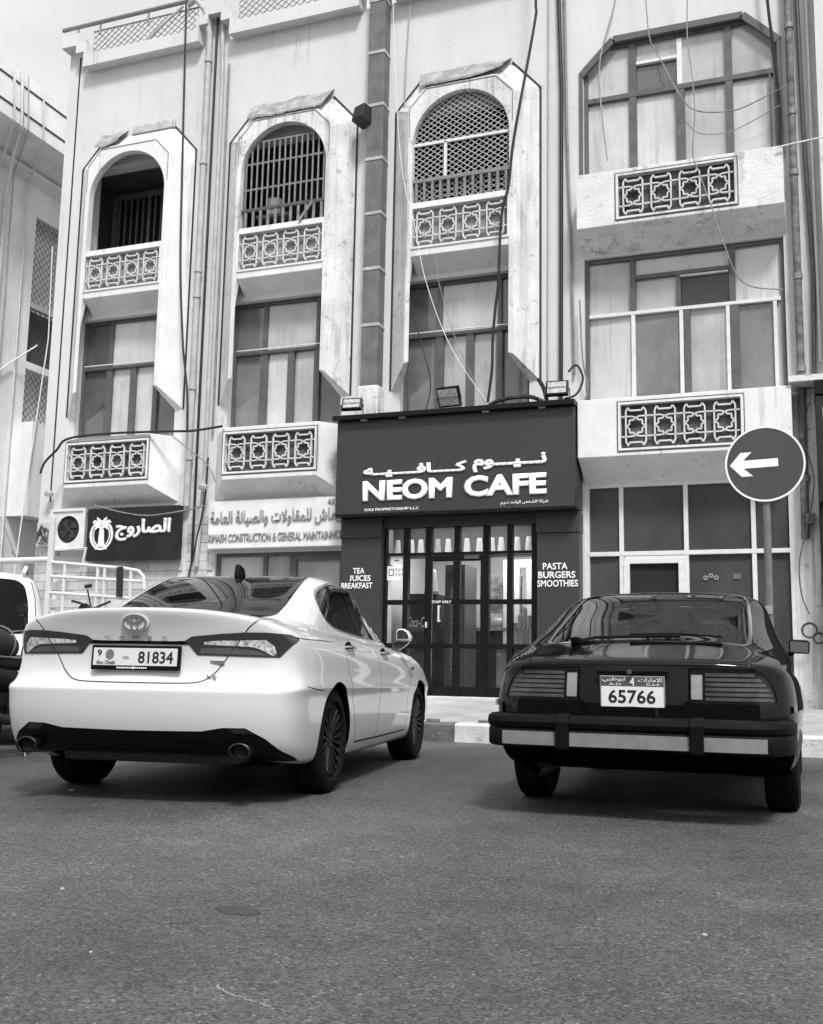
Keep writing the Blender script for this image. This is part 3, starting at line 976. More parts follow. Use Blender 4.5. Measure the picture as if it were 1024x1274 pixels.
MB().box(-1.12, -1.02, FY + .045, FY + .049, 2.10, 2.17).build('sticker', mat('faded_sticker2', .13, .6), shop)
# ------------------------------------------------------------------ cafe shopfront
clad = mat('charcoal_composite_panel', .041, .42, spec=.4, noise=(1.2, .92, 1.08))
clad_edge = mat('black_metal_frame', .006, .4, spec=.25)
letter_white = mat('white_acrylic', .88, .35)
letter_side = mat('letter_return', .75, .5)
cafe = empty('cafe_shopfront', (-4.85, 14.3, .4), label='charcoal cafe shopfront with white raised lettering and black gridded glazing', cat='shopfront')
CI = Matrix.Translation((4.85, -14.3, -.4))
def CP(o, parent=None):
    if parent is None:
        o.parent = cafe; o.matrix_parent_inverse = CI
    else:
        o.parent = parent
    return o
fas = CP(MB().box(-6.81, -3.158, 14.45, 14.98, 3.09, 4.515).build('fascia', clad, bevel=.006))
CP(MB().box(-6.855, -3.137, 14.35, 14.99, 4.52, 4.593).build('cornice', clad_edge, bevel=.006))
for x in (-5.78, -4.49, -3.66, -6.40):
    CP(MB().box(x, x + .1, 14.38, 14.44, 4.495, 4.519).build('cornice_clip', steel_grey))
CP(MB().box(-6.81, -3.158, 14.452, 14.7, 3.055, 3.088).build('fascia_drip', clad_edge))
lettering('lettering', 'NEOM', (-6.358, -4.944, 3.272, 3.582), 14.435, letter_white, fas, .010, .045)
lettering('lettering', 'CAFE', (-4.768, -3.550, 3.272, 3.582), 14.435, letter_white, fas, .010, .045)
TW = '\u0640'
# joined forms, laid out left to right as they are seen
neom_ar = '\uFEE1\uFEEE' + TW * 3 + '\uFEF4' + TW * 3 + '\uFEE7'
cafe_ar = '\uFEEA' + TW * 2 + '\uFEF4' + TW * 4 + '\uFED3\uFE8E' + TW * 4 + '\uFEDB'
lettering('lettering', cafe_ar, (-6.358, -4.727, 3.623, 3.814), 14.437, letter_white, fas, .009, .05)
lettering('lettering', neom_ar, (-4.644, -3.550, 3.623, 3.870), 14.437, letter_white, fas, .009, .05)
lettering('lettering', 'SOLE PROPRIETORSHIP L.L.C', (-6.327, -5.460, 3.127, 3.166), 14.445, letter_white, fas, .004, .012)
llc_ar = '\uFEE1.\uFEE1.\uFEAB \uFEAA\uFEA3\uFE8D\uFEEE\uFEDF\uFE8D \uFEBA\uFEA8\uFEB8\uFEDF\uFE8D \uFE94\uFEDB\uFEAE\uFEB7'
lettering('lettering', llc_ar, (-4.221, -3.530, 3.133, 3.200), 14.445, letter_white, fas, .004, .012)

# pillars and transom panels
for a, b in ((-6.805, -6.15), (-3.755, -3.156)):
    CP(MB().box(a, b, 14.70, 14.97, .41, 2.753).build('pillar_panel', clad, bevel=.004))
    CP(MB().box(a - .008, b + .008, 14.685, 14.97, 2.761, 3.053).build('pillar_head', clad, bevel=.004))
    CP(MB().box(a, b, 14.695, 14.96, 2.753, 2.761).build('panel_gap', clad_edge))
def pillar_text(lines_, x0, x1, ztop, pitch, h, widths):
    for k, (t, (a, b)) in enumerate(zip(lines_, widths)):
        z = ztop - k * pitch
        if t[0] == 'J':      # keep the first letter on the baseline
            jw = (b - a) * .095
            CP(lettering('lettering', 'J', (a, a + jw, z - h, z), 14.696, letter_white, None, .003, .018))
            t, a = t[1:], a + jw + (b - a) * .05
        CP(lettering('lettering', t, (a, b, z - h, z), 14.696, letter_white, None, .003, .018, caps=True))
pillar_text(['TEA', 'JUICES', 'BREAKFAST'], 0, 0, 2.306, .111, .084, [(-6.60, -6.41), (-6.656, -6.307), (-6.785, -6.276)])
pillar_text(['PASTA', 'BURGERS', 'SMOOTHIES'], 0, 0, 2.327, .121, .090, [(-3.67, -3.315), (-3.735, -3.205), (-3.748, -3.168)])

GY = 14.86
frame = CP(MB().box(-6.15, -3.755, GY - .10, GY + .10, 2.91, 3.055).build('transom_panel', clad))
glazing = CP(MB().box(-6.15, -6.114, GY - .04, GY + .06, .41, 2.91).build('glazing_frame', clad_edge))
MB().box(-3.866, -3.755, GY - .04, GY + .06, .41, 2.91).build('frame_jamb', clad_edge, glazing)
cols = [(-6.114, -5.833), (-5.753, -5.482), (-5.391, -5.030), (-4.950, -4.588), (-4.498, -4.227), (-4.147, -3.866)]
rows = [(2.53, 2.90), (1.83, 2.49), (1.19, 1.76), (.575, 1.12)]
gl = glass('clear_shop_glass', .82, .0, .8, .0)
for (a, b), (c_, d) in zip(cols[:-1], cols[1:]):
    MB().box(b, c_, GY - .05, GY + .05, .41, 2.905).build('mullion', clad_edge, glazing)
for (a, b), (c_, d) in zip(rows[1:], rows[:-1]):
    MB().box(-6.114, -3.866, GY - .045, GY + .045, b, c_).build('transom', clad_edge, glazing)
MB().box(-6.114, -3.866, GY - .045, GY + .045, .41, .575).build('kick_plate', clad_edge, glazing)
MB().box(-6.114, -3.866, GY - .045, GY + .045, 2.90, 2.912).build('transom', clad_edge, glazing)
for ci, (a, b) in enumerate(cols):
    for ri, (z0, z1) in enumerate(rows):
        if ci in (2, 3) and ri: continue
        MB().quad((a, GY, z0), (b, GY, z0), (b, GY, z1), (a, GY, z1)).build('pane', gl, glazing)
door = CP(MB().box(-5.44, -5.366, GY - .065, GY - .051, .44, 2.48).box(-4.618, -4.543, GY - .065, GY - .051, .44, 2.48).box(-5.366, -4.618, GY - .065, GY - .051, 2.39, 2.48).box(-5.04, -4.935, GY - .065, GY - .051, .44, 2.39).build('double_door', clad_edge, bevel=.004))
for (a, b) in cols[2:4]:
    for (z0, z1) in rows[1:]:
        MB().quad((a, GY - .02, z0), (b, GY - .02, z0), (b, GY - .02, min(z1, 2.39)), (a, GY - .02, min(z1, 2.39))).build('pane', gl, door)
MB().tube([(-5.23, GY - .14, 1.50), (-5.23, GY - .14, 1.74)], .014, 8).tube([(-5.23, GY - .14, 1.73), (-5.23, GY - .06, 1.73)], .01, 6).tube([(-5.23, GY - .14, 1.52), (-5.23, GY - .06, 1.52)], .01, 6).build('handle', alu_white, door, smooth=40)
MB().box(-5.45, -5.43, GY - .1, GY - .066, 1.42, 1.50).build('lock', alu_white, door)
MB().box(-4.86, -4.64, GY - .10, GY - .066, 2.42, 2.47).build('door_closer', steel_dark, door)
lettering('lettering', 'STAFF ONLY', (-5.36, -5.06, 1.775, 1.815), GY - .068, letter_white, door, .002, .012)
# notices stuck to the glass
paper = mat('white_paper', .85, .7)
n1 = CP(MB().box(-6.05, -5.85, GY - .014, GY - .008, 2.36, 2.50).build('paper_notice', paper))
MB().box(-5.985, -5.965, GY - .018, GY - .0145, 2.415, 2.435).box(-5.96, -5.94, GY - .018, GY - .0145, 2.415, 2.435).box(-5.935, -5.915, GY - .018, GY - .0145, 2.415, 2.435).build('printed_mark', black_line, n1)
n2 = CP(MB().box(-6.10, -5.825, GY - .016, GY - .010, 2.13, 2.34).build('paper_notice', paper))
q = MB()
for r_ in range(2):
    for k in range(3):
        q.box(-5.97 + .05 * k, -5.94 + .05 * k, GY - .019, GY - .017, 2.19 + .07 * r_, 2.235 + .07 * r_)
q.build('printed_mark', mat('print_grey', .5, .7), n2)
q = MB(); 
for a, b in (((-6.07, 2.2), (-6.07, 2.29)), ((-6.07, 2.29), (-6.0, 2.29)), ((-6.0, 2.29), (-6.0, 2.2)), ((-6.0, 2.2), (-6.07, 2.2))):
    q.bar((a[0], GY - .018, a[1]), (b[0], GY - .018, b[1]), .012, .002)
q.build('printed_frame', steel_dark, n2)
CP(MB().prism([(14.55, .36), (14.55, .43), (14.96, .44), (14.96, .36)], -6.14, -3.76, 'x').build('threshold', mat('threshold_stone', .55, .7, noise=(4, .8, 1.1)), bevel=.006))

# room behind the glass
room_wall = mat('cafe_inner_wall', .55, .8, noise=(1.2, .85, 1.1))
q = MB()
x0, x1, y0, y1, z0, z1 = -6.4, -3.5, 14.98, 17.6, .44, 2.98
q.quad((x0, y1, z0), (x1, y1, z0), (x1, y1, z1), (x0, y1, z1))
q.quad((x0, y0, z0), (x0, y1, z0), (x0, y1, z1), (x0, y0, z1))
q.quad((x1, y0, z0), (x1, y1, z0), (x1, y1, z1), (x1, y0, z1))
q.quad((x0, y0, z1), (x1, y0, z1), (x1, y1, z1), (x0, y1, z1))
q.quad((x0, y0, z0), (x1, y0, z0), (x1, y1, z0), (x0, y1, z0))
CP(q.build('cafe_room', room_wall))
CP(MB().box(-6.0, -3.9, 15.75, 16.15, 2.93, 2.97).build('added_ceiling_light', mat('added_ceiling_glow', .8, .5, emit=17.0)))  # unseen emissive panel, added to brighten the cafe room
CP(MB().box(-6.35, -3.55, 15.12, 15.40, 2.50, 2.535).build('cup_shelf', steel_dark))
CP(MB().box(-6.0, -3.9, 15.0, 15.06, 2.95, 2.97).build('added_shelf_light', mat('added_shelf_glow', .8, .5, emit=11.0)))  # unseen tube added behind the transom to light the cups
CP(MB().box(-6.35, -3.55, 15.46, 15.49, 2.535, 2.978).build('shelf_back', mat('shelf_backing', .22, .7, noise=(2, .8, 1.2))))
# stacks of paper cups on the shelf: each stack a thing
cup_mat = mat('paper_cup', .84, .6)
cup_shade = mat('paper_cup_grey', .5, .6)
q = MB(); q.lathe([(0, .001), (0, .062), (.03, .06), (.035, .055), (.16, .043), (.235, .036), (.24, .030), (.24, .001)], 16, 'z')
cupme = q.mesh('cup_stack', 40); cupme.materials.append(cup_mat)
q = MB(); q.lathe([(0, .001), (0, .062), (.03, .06), (.035, .055), (.16, .043), (.235, .036), (.24, .030), (.24, .001)], 16, 'z')
cupme2 = q.mesh('cup_stack', 40); cupme2.materials.append(cup_shade)
words = ['first', 'second', 'third', 'fourth', 'fifth', 'sixth']
for i, xs_ in enumerate([(-6.03, -5.92), (-5.70, -5.55), (-5.28, -5.12), (-4.83, -4.64), (-4.45, -4.31), (-4.07, -3.90)]):
    for j, x in enumerate(xs_):
        grey = (i, j) in ((0, 0), (2, 0))
        o = link_mesh('cup_stack', cupme2 if grey else cupme, None, None, loc=(x * 15.22 / 14.8, 15.22, 2.537))
        tag(o, f'{"greyish" if grey else "white"} upturned cup stack, {"left" if j == 0 else "right"} in the {words[i]} top pane of the cafe', 'cups', 'cup stacks on the cafe shelf')
# bottle fridge with a lit strip
fr = empty('drinks_fridge', (-5.55, 15.75, .44), label='dark glass door drinks fridge with white script lettering inside the cafe', cat='fridge')
dk = mat('fridge_dark', .05, .3)
def FP(o): o.parent = fr; o.matrix_parent_inverse = Matrix.Translation((5.55, -15.75, -.44)); return o
FP(MB().box(-6.12, -5.60, 15.6, 16.2, .46, 1.98).build('cabinet', dk, bevel=.01))
lettering('lettering', 'Coca-Cola', (-6.06, -5.66, 1.46, 1.62), 15.590, letter_white, None, .003, .01, .35).parent = None
FP([o for o in C.objects if o.name.startswith('lettering') and o.parent is None][-1])
FP(MB().box(-6.06, -5.66, 15.592, 15.6, .6, 1.35).build('door_glass', mat('fridge_glass', .09, .1)))
FP(MB().box(-5.44, -5.12, 15.6, 16.2, .46, 2.42).build('tall_cabinet', mat('tall_cabinet_grey', .10, .4)))
FP(MB().box(-5.275, -5.245, 15.58, 15.6, .7, 2.1).build('light_strip', mat('lit_strip', .8, .5, emit=17.0)))
for k in range(14):
    FP(MB().box(-5.36, -5.16, 15.565, 15.598, .72 + .1 * k, .735 + .1 * k).build('shelf', steel_grey))
# tall stack of big cups on the fridge
o = link_mesh('cup_tower', cupme2, None, None, loc=(-5.72, 15.75, 1.98)); o.scale = (1.9, 1.9, 1.6)
tag(o, 'tall grey cup tower on top of the drinks fridge behind the second column of glass', 'cups')
# tins in a stepped pile at the right
tin = MB().lathe([(0, .001), (0, .036), (.1, .036), (.1, .001)], 12, 'z').mesh('tin_can', 40)
tin.materials.append(mat('tin_label', .62, .4, noise=(30, .5, 1.25)))
for r_, n in enumerate((6, 6, 5, 3, 1)):
    for k in range(n):
        x = -4.10 + (k - (n - 1) / 2) * .076 + (.05 if r_ < 2 else .06)
        o = link_mesh('tin_can', tin, None, None, loc=(x, 15.12, 1.20 + .104 * r_))
        if r_ == 4: lb = 'single tin can topping the pile of cans inside the cafe'
        else: lb = f'tin can, {["first","second","third","fourth","fifth","sixth"][k]} from the left in the {["bottom","second","third","fourth"][r_]} row of the can pile'
        tag(o, lb, 'can', 'pile of tin cans in the cafe window')
t = tag(empty('display_counter', (-4.1, 15.2, .44)), 'dark counter carrying the can pile inside the cafe window', 'counter')
MB().box(-.36, .34, -.25, .3, .70, .756).build('counter_top', steel_dark, t)
MB().box(-.33, .31, -.2, .28, 0, .70).build('counter_front', mat('counter_front_pale', .5, .6, noise=(2, .7, 1.1)), t)
t = tag(empty('inner_doorway', (-4.45, 16.4, .44)), 'pale inner door frame standing behind the right cafe panes', 'door frame')
MB().box(-.28, -.02, -.03, .05, 0, 2.0).build('jamb', mat('pale_jamb', .62, .6), t)
MB().box(.10, .35, -.03, .05, 0, 2.0).build('jamb', mat('pale_jamb', .62, .6), t)
MB().box(-.28, .35, -.035, .055, 2.0, 2.12).build('head', mat('pale_jamb', .62, .6), t)
# counter and till in the middle of the room
t = tag(empty('cafe_counter', (-4.85, 16.6, .44)), 'dark service counter with rounded cake dome seen through the cafe door', 'counter')
MB().box(-.5, .35, -.2, .3, 0, 1.0).build('counter_front', dk, t, bevel=.01)
MB().box(-.52, .37, -.24, .32, 1.0, 1.05).build('counter_top', steel_grey, t)
MB().lathe([(0, .21), (.05, .22), (.14, .19), (.20, .11), (.225, .03), (.26, .02), (.265, .001)], 20, 'z', (0.02, 0, 1.05)).build('cake_dome', mat('dome_grey', .22, .25, spec=.6), t, smooth=40)
MB().box(-.4, .3, .2, .26, 1.3, 1.9).build('menu_board', mat('menu_board_grey', .12, .5, noise=(9, .4, 2.0)), t)

# ------------------------------------------------------------------ other signs
ds = empty('shop_sign', (-10.7, 14.85, 2.5), label='black shop sign with white script and round palm emblem beside the fan', cat='sign')
DI = Matrix.Translation((10.7, -14.85, -2.5))
def SP(o, root, inv): o.parent = root; o.matrix_parent_inverse = inv; return o
SP(MB().box(-11.60, -9.79, 14.80, 14.93, 2.52, 3.41).build('sign_board', mat('sign_black', .012, .35, noise=(2, .7, 1.5)), bevel=.006), ds, DI)
SP(lettering('lettering', '\uFE9D\uFEED\uFEAD\uFE8E\uFEBC\uFEDF\uFE8D', (-11.0, -9.93, 2.84, 3.20), 14.785, letter_white, None, .02, .03), ds, DI)
q = MB()
ecx, ecz = -11.29, 2.95
for rx, rz, w in ((.215, .235, .035), (.165, .19, .014)):
    pts = [(ecx + rx * math.cos(a), ecz + rz * math.sin(a)) for a in [2 * math.pi * k / 28 for k in range(28)] if not (rx < .2 and False)]
    for a, b in zip(pts, pts[1:] + pts[:1]):
        q.bar((a[0], 14.79, a[1]), (b[0], 14.79, b[1]), w, .02)
q.prism([(ecx - .06, 2.78), (ecx + .06, 2.78), (ecx + .035, 3.10), (ecx - .035, 3.10)], 14.782, 14.799, 'y')
for s in (-1, 1):
    q.prism([(ecx, 3.05), (ecx + s * .06, 3.17), (ecx + s * .15, 3.21), (ecx + s * .19, 3.16), (ecx + s * .12, 3.14), (ecx + s * .13, 3.04), (ecx + s * .07, 3.08)], 14.775 - .002 * s, 14.797 + .001 * s, 'y')
    q.prism([(ecx, 3.10), (ecx + s * .04, 3.22), (ecx + s * .10, 3.26), (ecx + s * .09, 3.18)], 14.771 - .002 * s, 14.794 + .001 * s, 'y')
q.box(ecx - .10, ecx + .10, 14.784, 14.7985, 2.75, 2.775)
q.box(ecx - .12, ecx + .12, 14.785, 14.7982, 2.71, 2.73)
SP(q.build('emblem', letter_white), ds, DI)

ws = empty('wall_sign', (-7.9, 14.6, 2.6), label='long white company sign with raised grey lettering left of the cafe', cat='sign')
WI = Matrix.Translation((7.9, -14.6, -2.6))
SP(MB().box(-9.225, -6.81, 14.80, 14.97, 2.670, 3.436).build('sign_board', mat('sign_white', .78, .5, noise=(2.5, .88, 1.04), streak=(5, .86)), bevel=.006), ws, WI)
ar2 = '\uFE94\uFEE3\uFE8E\uFECC\uFEDF\uFE8D \uFE94\uFEE7\uFE8E\uFEF4\uFEBC\uFEDF\uFE8D\uFEED \uFE95\uFEFB\uFEED\uFE8E\uFED8\uFEE4\uFEE0\uFEDF \uFEB5\uFE8E\uFEE4\uFEF3\uFEAD'
sgrey = mat('sign_letter_grey', .30, .5, noise=(20, .7, 1.3))
SP(lettering('lettering', ar2, (-9.184, -6.83, 3.02, 3.273), 14.787, sgrey, None, .014, .01), ws, WI)
SP(lettering('lettering', 'RIMASH CONSTRUCTION & GENERAL MAINTAINNCE', (-9.204, -6.84, 2.772, 2.903), 14.79, sgrey, None, .01, .008), ws, WI)
SP(lettering('lettering', '\uFE94\uFEDB\uFEAE\uFEB7', (-7.10, -6.83, 3.294, 3.395), 14.793, sgrey, None, .007, .006), ws, WI)

es = empty('neighbour_sign', (.9, 14.5, 1), label='black shop sign panel with white emblem at the far right edge', cat='sign')
EI = Matrix.Translation((-.9, -14.5, -1))
SP(MB().box(.005, 2.6, 14.45, 14.9, 3.02, 4.42).build('sign_board', mat('sign_black2', .010, .4, noise=(2, .7, 1.4)), bevel=.01), es, EI)
SP(MB().box(-.005, 2.62, 14.43, 14.9, 4.43, 4.62).build('sign_head', clad_edge), es, EI)
SP(MB().box(.02, 2.6, 14.6, 14.9, .42, 3.0).build('sign_post_panel', mat('sign_black2', .010, .4)), es, EI)
q = MB()
for a, b in (((.10, 4.05), (.10, 4.25)), ((.10, 4.25), (.14, 4.30)), ((.14, 4.30), (.4, 4.30)), ((.10, 4.05), (.14, 4.0)), ((.14, 4.0), (.4, 4.0))):
    q.bar((a[0], 14.445, a[1]), (b[0], 14.445, b[1]), .018, .012)
q.tube([(.12, 14.445, 3.85), (.14, 14.445, 3.75), (.2, 14.445, 3.68), (.3, 14.445, 3.66)], .02, 6)
q.lathe([(-.006, .02), (-.006, .05), (.006, .05), (.006, .02)], 12, 'y', (.2, 14.445, 4.15))
SP(q.build('emblem', letter_white), es, EI)

# ------------------------------------------------------------------ wall fan
fan = empty('exhaust_fan', (-12.0, 14.85, 3.07), label='square white exhaust fan with round dark opening beside the black sign', cat='fan')
q = MB()
s, r = .31, .235
N = 32
ring = [(r * math.cos(2 * math.pi * k / N + math.pi / 4), r * math.sin(2 * math.pi * k / N + math.pi / 4)) for k in range(N)]
def sq(k):
    a = 2 * math.pi * k / N + math.pi / 4
    m_ = s / max(abs(math.cos(a)), abs(math.sin(a))); return (m_ * math.cos(a), m_ * math.sin(a))
for k in range(N):
    a, b, c_, d = ring[k], ring[(k + 1) % N], sq((k + 1) % N), sq(k)
    q.quad((a[0], -.05, a[1]), (b[0], -.05, b[1]), (c_[0], -.05, c_[1]), (d[0], -.05, d[1]))
    q.quad((a[0], -.05, a[1]), (b[0], -.05, b[1]), (b[0], -.02, b[1]), (a[0], -.02, a[1]))
    q.quad((c_[0], -.05, c_[1]), (d[0], -.05, d[1]), (d[0], .14, d[1]), (c_[0], .14, c_[1]))
q.build('housing', pipe_white, fan)
MB().box(-s - .05, s + .05, -.075, -.045, s, s + .05).box(-s - .05, s + .05, -.075, -.045, -s - .05, -s).box(-s - .05, -s, -.075, -.045, -s, s).box(s, s + .05, -.075, -.045, -s, s).build('frame', pipe_white, fan)
MB().box(-.26, .26, -.02, .1, -.26, .26).build('back_plate', void_black, fan)
for k in range(4):
    a = k * math.pi / 2 + .4
    q = MB(); q.add([(0.03 * math.cos(a + 1.2), -.03, .03 * math.sin(a + 1.2)), (.19 * math.cos(a - .3), -.035, .19 * math.sin(a - .3)), (.19 * math.cos(a + .5), -.024, .19 * math.sin(a + .5)), (.03 * math.cos(a + 2), -.025, .03 * math.sin(a + 2))], [(0, 1, 2, 3)])
    q.build('blade', mat('fan_blade', .03, .5), fan)
MB().lathe([(-.045, .001), (-.045, .04), (-.02, .045)], 12, 'y').build('hub', mat('fan_blade', .03, .5), fan)

# ------------------------------------------------------------------ floodlights on the cornice
lamp_glass = mat('lamp_lens', .5, .15, spec=.6, noise=(25, .5, 1.3))
def floodlight(x, y, tilt, rz, label, w=.33, h=.25):
    t = empty('floodlight', (x, y, 4.593), rz, label, 'floodlight', 'floodlights on the cafe cornice')
    hb = MB().box(-w / 2, w / 2, -.035, .035, -h / 2, h / 2).build('housing', clad_edge, t, bevel=.012, loc=(0, 0, .19), rot=(tilt, 0, 0))
    MB().box(-w / 2 + .028, w / 2 - .028, -.042, -.034, -h / 2 + .028, h / 2 - .028).build('lens', lamp_glass, hb)
    MB().box(-w / 2 + .03, w / 2 - .03, -.048, -.0425, -.012, .012).build('reflector_strip', steel_grey, hb)
    MB().tube([(-w / 2 - .015, 0, .19), (-w / 2 - .015, 0, .02), (w / 2 + .015, 0, .02), (w / 2 + .015, 0, .19)], .012, 6).build('bracket', steel_dark, t)
    MB().box(-.04, .04, -.03, .03, 0, .02).build('foot', steel_dark, t)
    return t
floodlight(-6.585, 14.47, R(-18), R(6), 'small black floodlight at the left end of the cafe cornice', .32, .2)
floodlight(-5.016, 14.45, R(28), R(-6), 'larger black floodlight with bright lens in the middle of the cafe cornice', .36, .3)
floodlight(-3.406, 14.47, R(-14), R(4), 'black floodlight at the right end of the cafe cornice by the cables', .32, .23)
t = empty('wall_speaker', (-6.66, 14.72, 9.5), R(-25), 'black box speaker fixed high on the wall between two arches', 'speaker')
MB().box(-.12, .12, -.13, .13, 0, .28).build('cabinet', mat('speaker_black', .012, .5), t, bevel=.015, rot=(R(-14), 0, 0))
MB().box(-.105, .105, -.138, -.131, .02, .26).build('grille_cloth', mat('speaker_cloth', .02, .9), t, rot=(R(-14), 0, 0))
MB().tube([(0, .1, .15), (.0, .28, .15)], .02, 6).build('bracket', steel_dark, t)
# ------------------------------------------------------------------ car bodies: one B-spline skin, cut into panels in its own parameter space
def bspline_basis(n, p, t):
    """clamped uniform basis matrix, t in [0,1]"""
    t = np.clip(np.asarray(t, float), 0, 1 - 1e-9)
    kn = np.concatenate([np.zeros(p), np.linspace(0, 1, n - p + 1), np.ones(p)])
    B = np.zeros((len(t), n + p))
    for i in range(n + p):
        if kn[i] < kn[i + 1]:
            B[:, i] = (t >= kn[i]) & (t < kn[i + 1])
    for d in range(1, p + 1):
        Bn = np.zeros_like(B)
        for i in range(n + p - d):
            a = kn[i + d] - kn[i]; b = kn[i + d + 1] - kn[i + 1]
            if a > 0: Bn[:, i] += (t - kn[i]) / a * B[:, i]
            if b > 0: Bn[:, i] += (kn[i + d + 1] - t) / b * B[:, i + 1]
        B = Bn
    return B[:, :n]

class Skin:
    """right half of a car body. u: rear centre -> right side -> front centre; v: sill -> roof ridge"""
    def __init__(s, net):
        s.P = np.array(net, float)          # (nv, nu, 3)
        s.nv, s.nu = s.P.shape[:2]
        U, V = np.meshgrid(np.linspace(0, 1, 260), np.linspace(0, 1, 180))
        s.gu, s.gv = U.ravel(), V.ravel()
        s.gp = s.at(s.gu, s.gv)
    def at(s, u, v):
        u = np.atleast_1d(u); v = np.atleast_1d(v)
        out = np.empty((len(u), 3))
        for k in range(0, len(u), 20000):
            Bu = bspline_basis(s.nu, 3, u[k:k + 20000]); Bv = bspline_basis(s.nv, 3, v[k:k + 20000])
            T = np.einsum('nj,jic->nic', Bv, s.P)
            out[k:k + 20000] = np.einsum('ni,nic->nc', Bu, T)
        return out
    def normal(s, u, v):
        e = 1e-4
        u = np.atleast_1d(u); v = np.atleast_1d(v)
        du = s.at(np.clip(u + e, 0, 1), v) - s.at(np.clip(u - e, 0, 1), v)
        dv = s.at(u, np.clip(v + e, 0, 1)) - s.at(u, np.clip(v - e, 0, 1))
        n = np.cross(du, dv)
        l = np.linalg.norm(n, axis=1, keepdims=True)
        n = n / np.maximum(l, 1e-12)
        bad = l[:, 0] < 1e-10
        n[bad] = (0, 0, 1)
        return n
    def locate(s, pts, ax, ok):
        """(u,v) of points given in a 2-D view. ax: the two coordinate indices; ok: mask function over grid points"""
        m = ok(s.gu, s.gv, s.gp)
        idx = np.where(m)[0]
        G = s.gp[idx][:, ax]
        P = np.array(pts, float)
        k = np.array([idx[np.argmin(((G - p) ** 2).sum(1))] for p in P])
        u, v = s.gu[k].copy(), s.gv[k].copy()
        ax = list(ax)
        e = 1e-4
        for _ in range(14):
            f0 = s.at(u, v)[:, ax] - P
            ua, ub, va, vb = np.minimum(u + e, 1), np.maximum(u - e, 0), np.minimum(v + e, 1), np.maximum(v - e, 0)
            fu = (s.at(ua, v)[:, ax] - s.at(ub, v)[:, ax]) / (ua - ub)[:, None]
            fv = (s.at(u, va)[:, ax] - s.at(u, vb)[:, ax]) / (va - vb)[:, None]
            # damped least squares step
            A11 = (fu * fu).sum(1) + 1e-7; A22 = (fv * fv).sum(1) + 1e-7; A12 = (fu * fv).sum(1)
            b1 = -(fu * f0).sum(1); b2 = -(fv * f0).sum(1)
            det = np.maximum(A11 * A22 - A12 * A12, 1e-12)
            d = np.stack([(A22 * b1 - A12 * b2) / det, (A11 * b2 - A12 * b1) / det], 1)
            l = np.abs(d).max(1, keepdims=True)
            d *= np.minimum(1, .015 / np.maximum(l, 1e-9))
            u, v = np.clip(u + d[:, 0], 0, 1), np.clip(v + d[:, 1], 0, 1)
        return [(float(a), float(b)) for a, b in zip(u, v)]

def densify(pts, step, closed=True, r=0.0):
    """straight outline with optional rounded corners, then resampled"""
    P = [np.array(p, float) for p in pts]
    if r > 0:
        Q = []
        n = len(P)
        for i in range(n):
            if not closed and i in (0, n - 1):
                Q.append(P[i]); continue
            a, b, c = P[i - 1], P[i], P[(i + 1) % n]
            ra = min(r, .45 * np.linalg.norm(a - b)); rc = min(r, .45 * np.linalg.norm(c - b))
            p0 = b + (a - b) / np.linalg.norm(a - b) * ra
            p2 = b + (c - b) / np.linalg.norm(c - b) * rc
            for t in (0, .2, .4, .6, .8, 1):
                Q.append((1 - t) ** 2 * p0 + 2 * t * (1 - t) * b + t * t * p2)
        P = Q
    out = []
    n = len(P)
    for i in range(n if closed else n - 1):
        a, b = P[i], P[(i + 1) % n]
        k = max(1, int(np.linalg.norm(b - a) / step))
        for j in range(k):
            out.append(tuple(a + (b - a) * j / k))
    if not closed: out.append(tuple(P[-1]))
    return out

VIEWS = {'rear': ((0, 2), lambda u, v, p: (u < .34)), 'side': ((1, 2), lambda u, v, p: (u > .12) & (u < .92) & (p[:, 0] > .1)),
         'top': ((0, 1), lambda u, v, p: v > .45), 'front': ((0, 2), lambda u, v, p: u > .66)}

def smooth_path(pts, n=6, closed=True):
    P = [np.array(p, float) for p in pts]
    m = len(P)
    out = []
    for i in range(m if closed else m - 1):
        if closed: p0, p1, p2, p3 = P[i - 1], P[i], P[(i + 1) % m], P[(i + 2) % m]
        else: p0, p1, p2, p3 = P[max(i - 1, 0)], P[i], P[i + 1], P[min(i + 2, m - 1)]
        for k in range(n):
            t = k / n
            out.append(tuple(.5 * ((2 * p1) + (p2 - p0) * t + (2 * p0 - 5 * p1 + 4 * p2 - p3) * t * t + (3 * p1 - p0 - 3 * p2 + p3) * t ** 3)))
    if not closed: out.append(tuple(P[-1]))
    return out

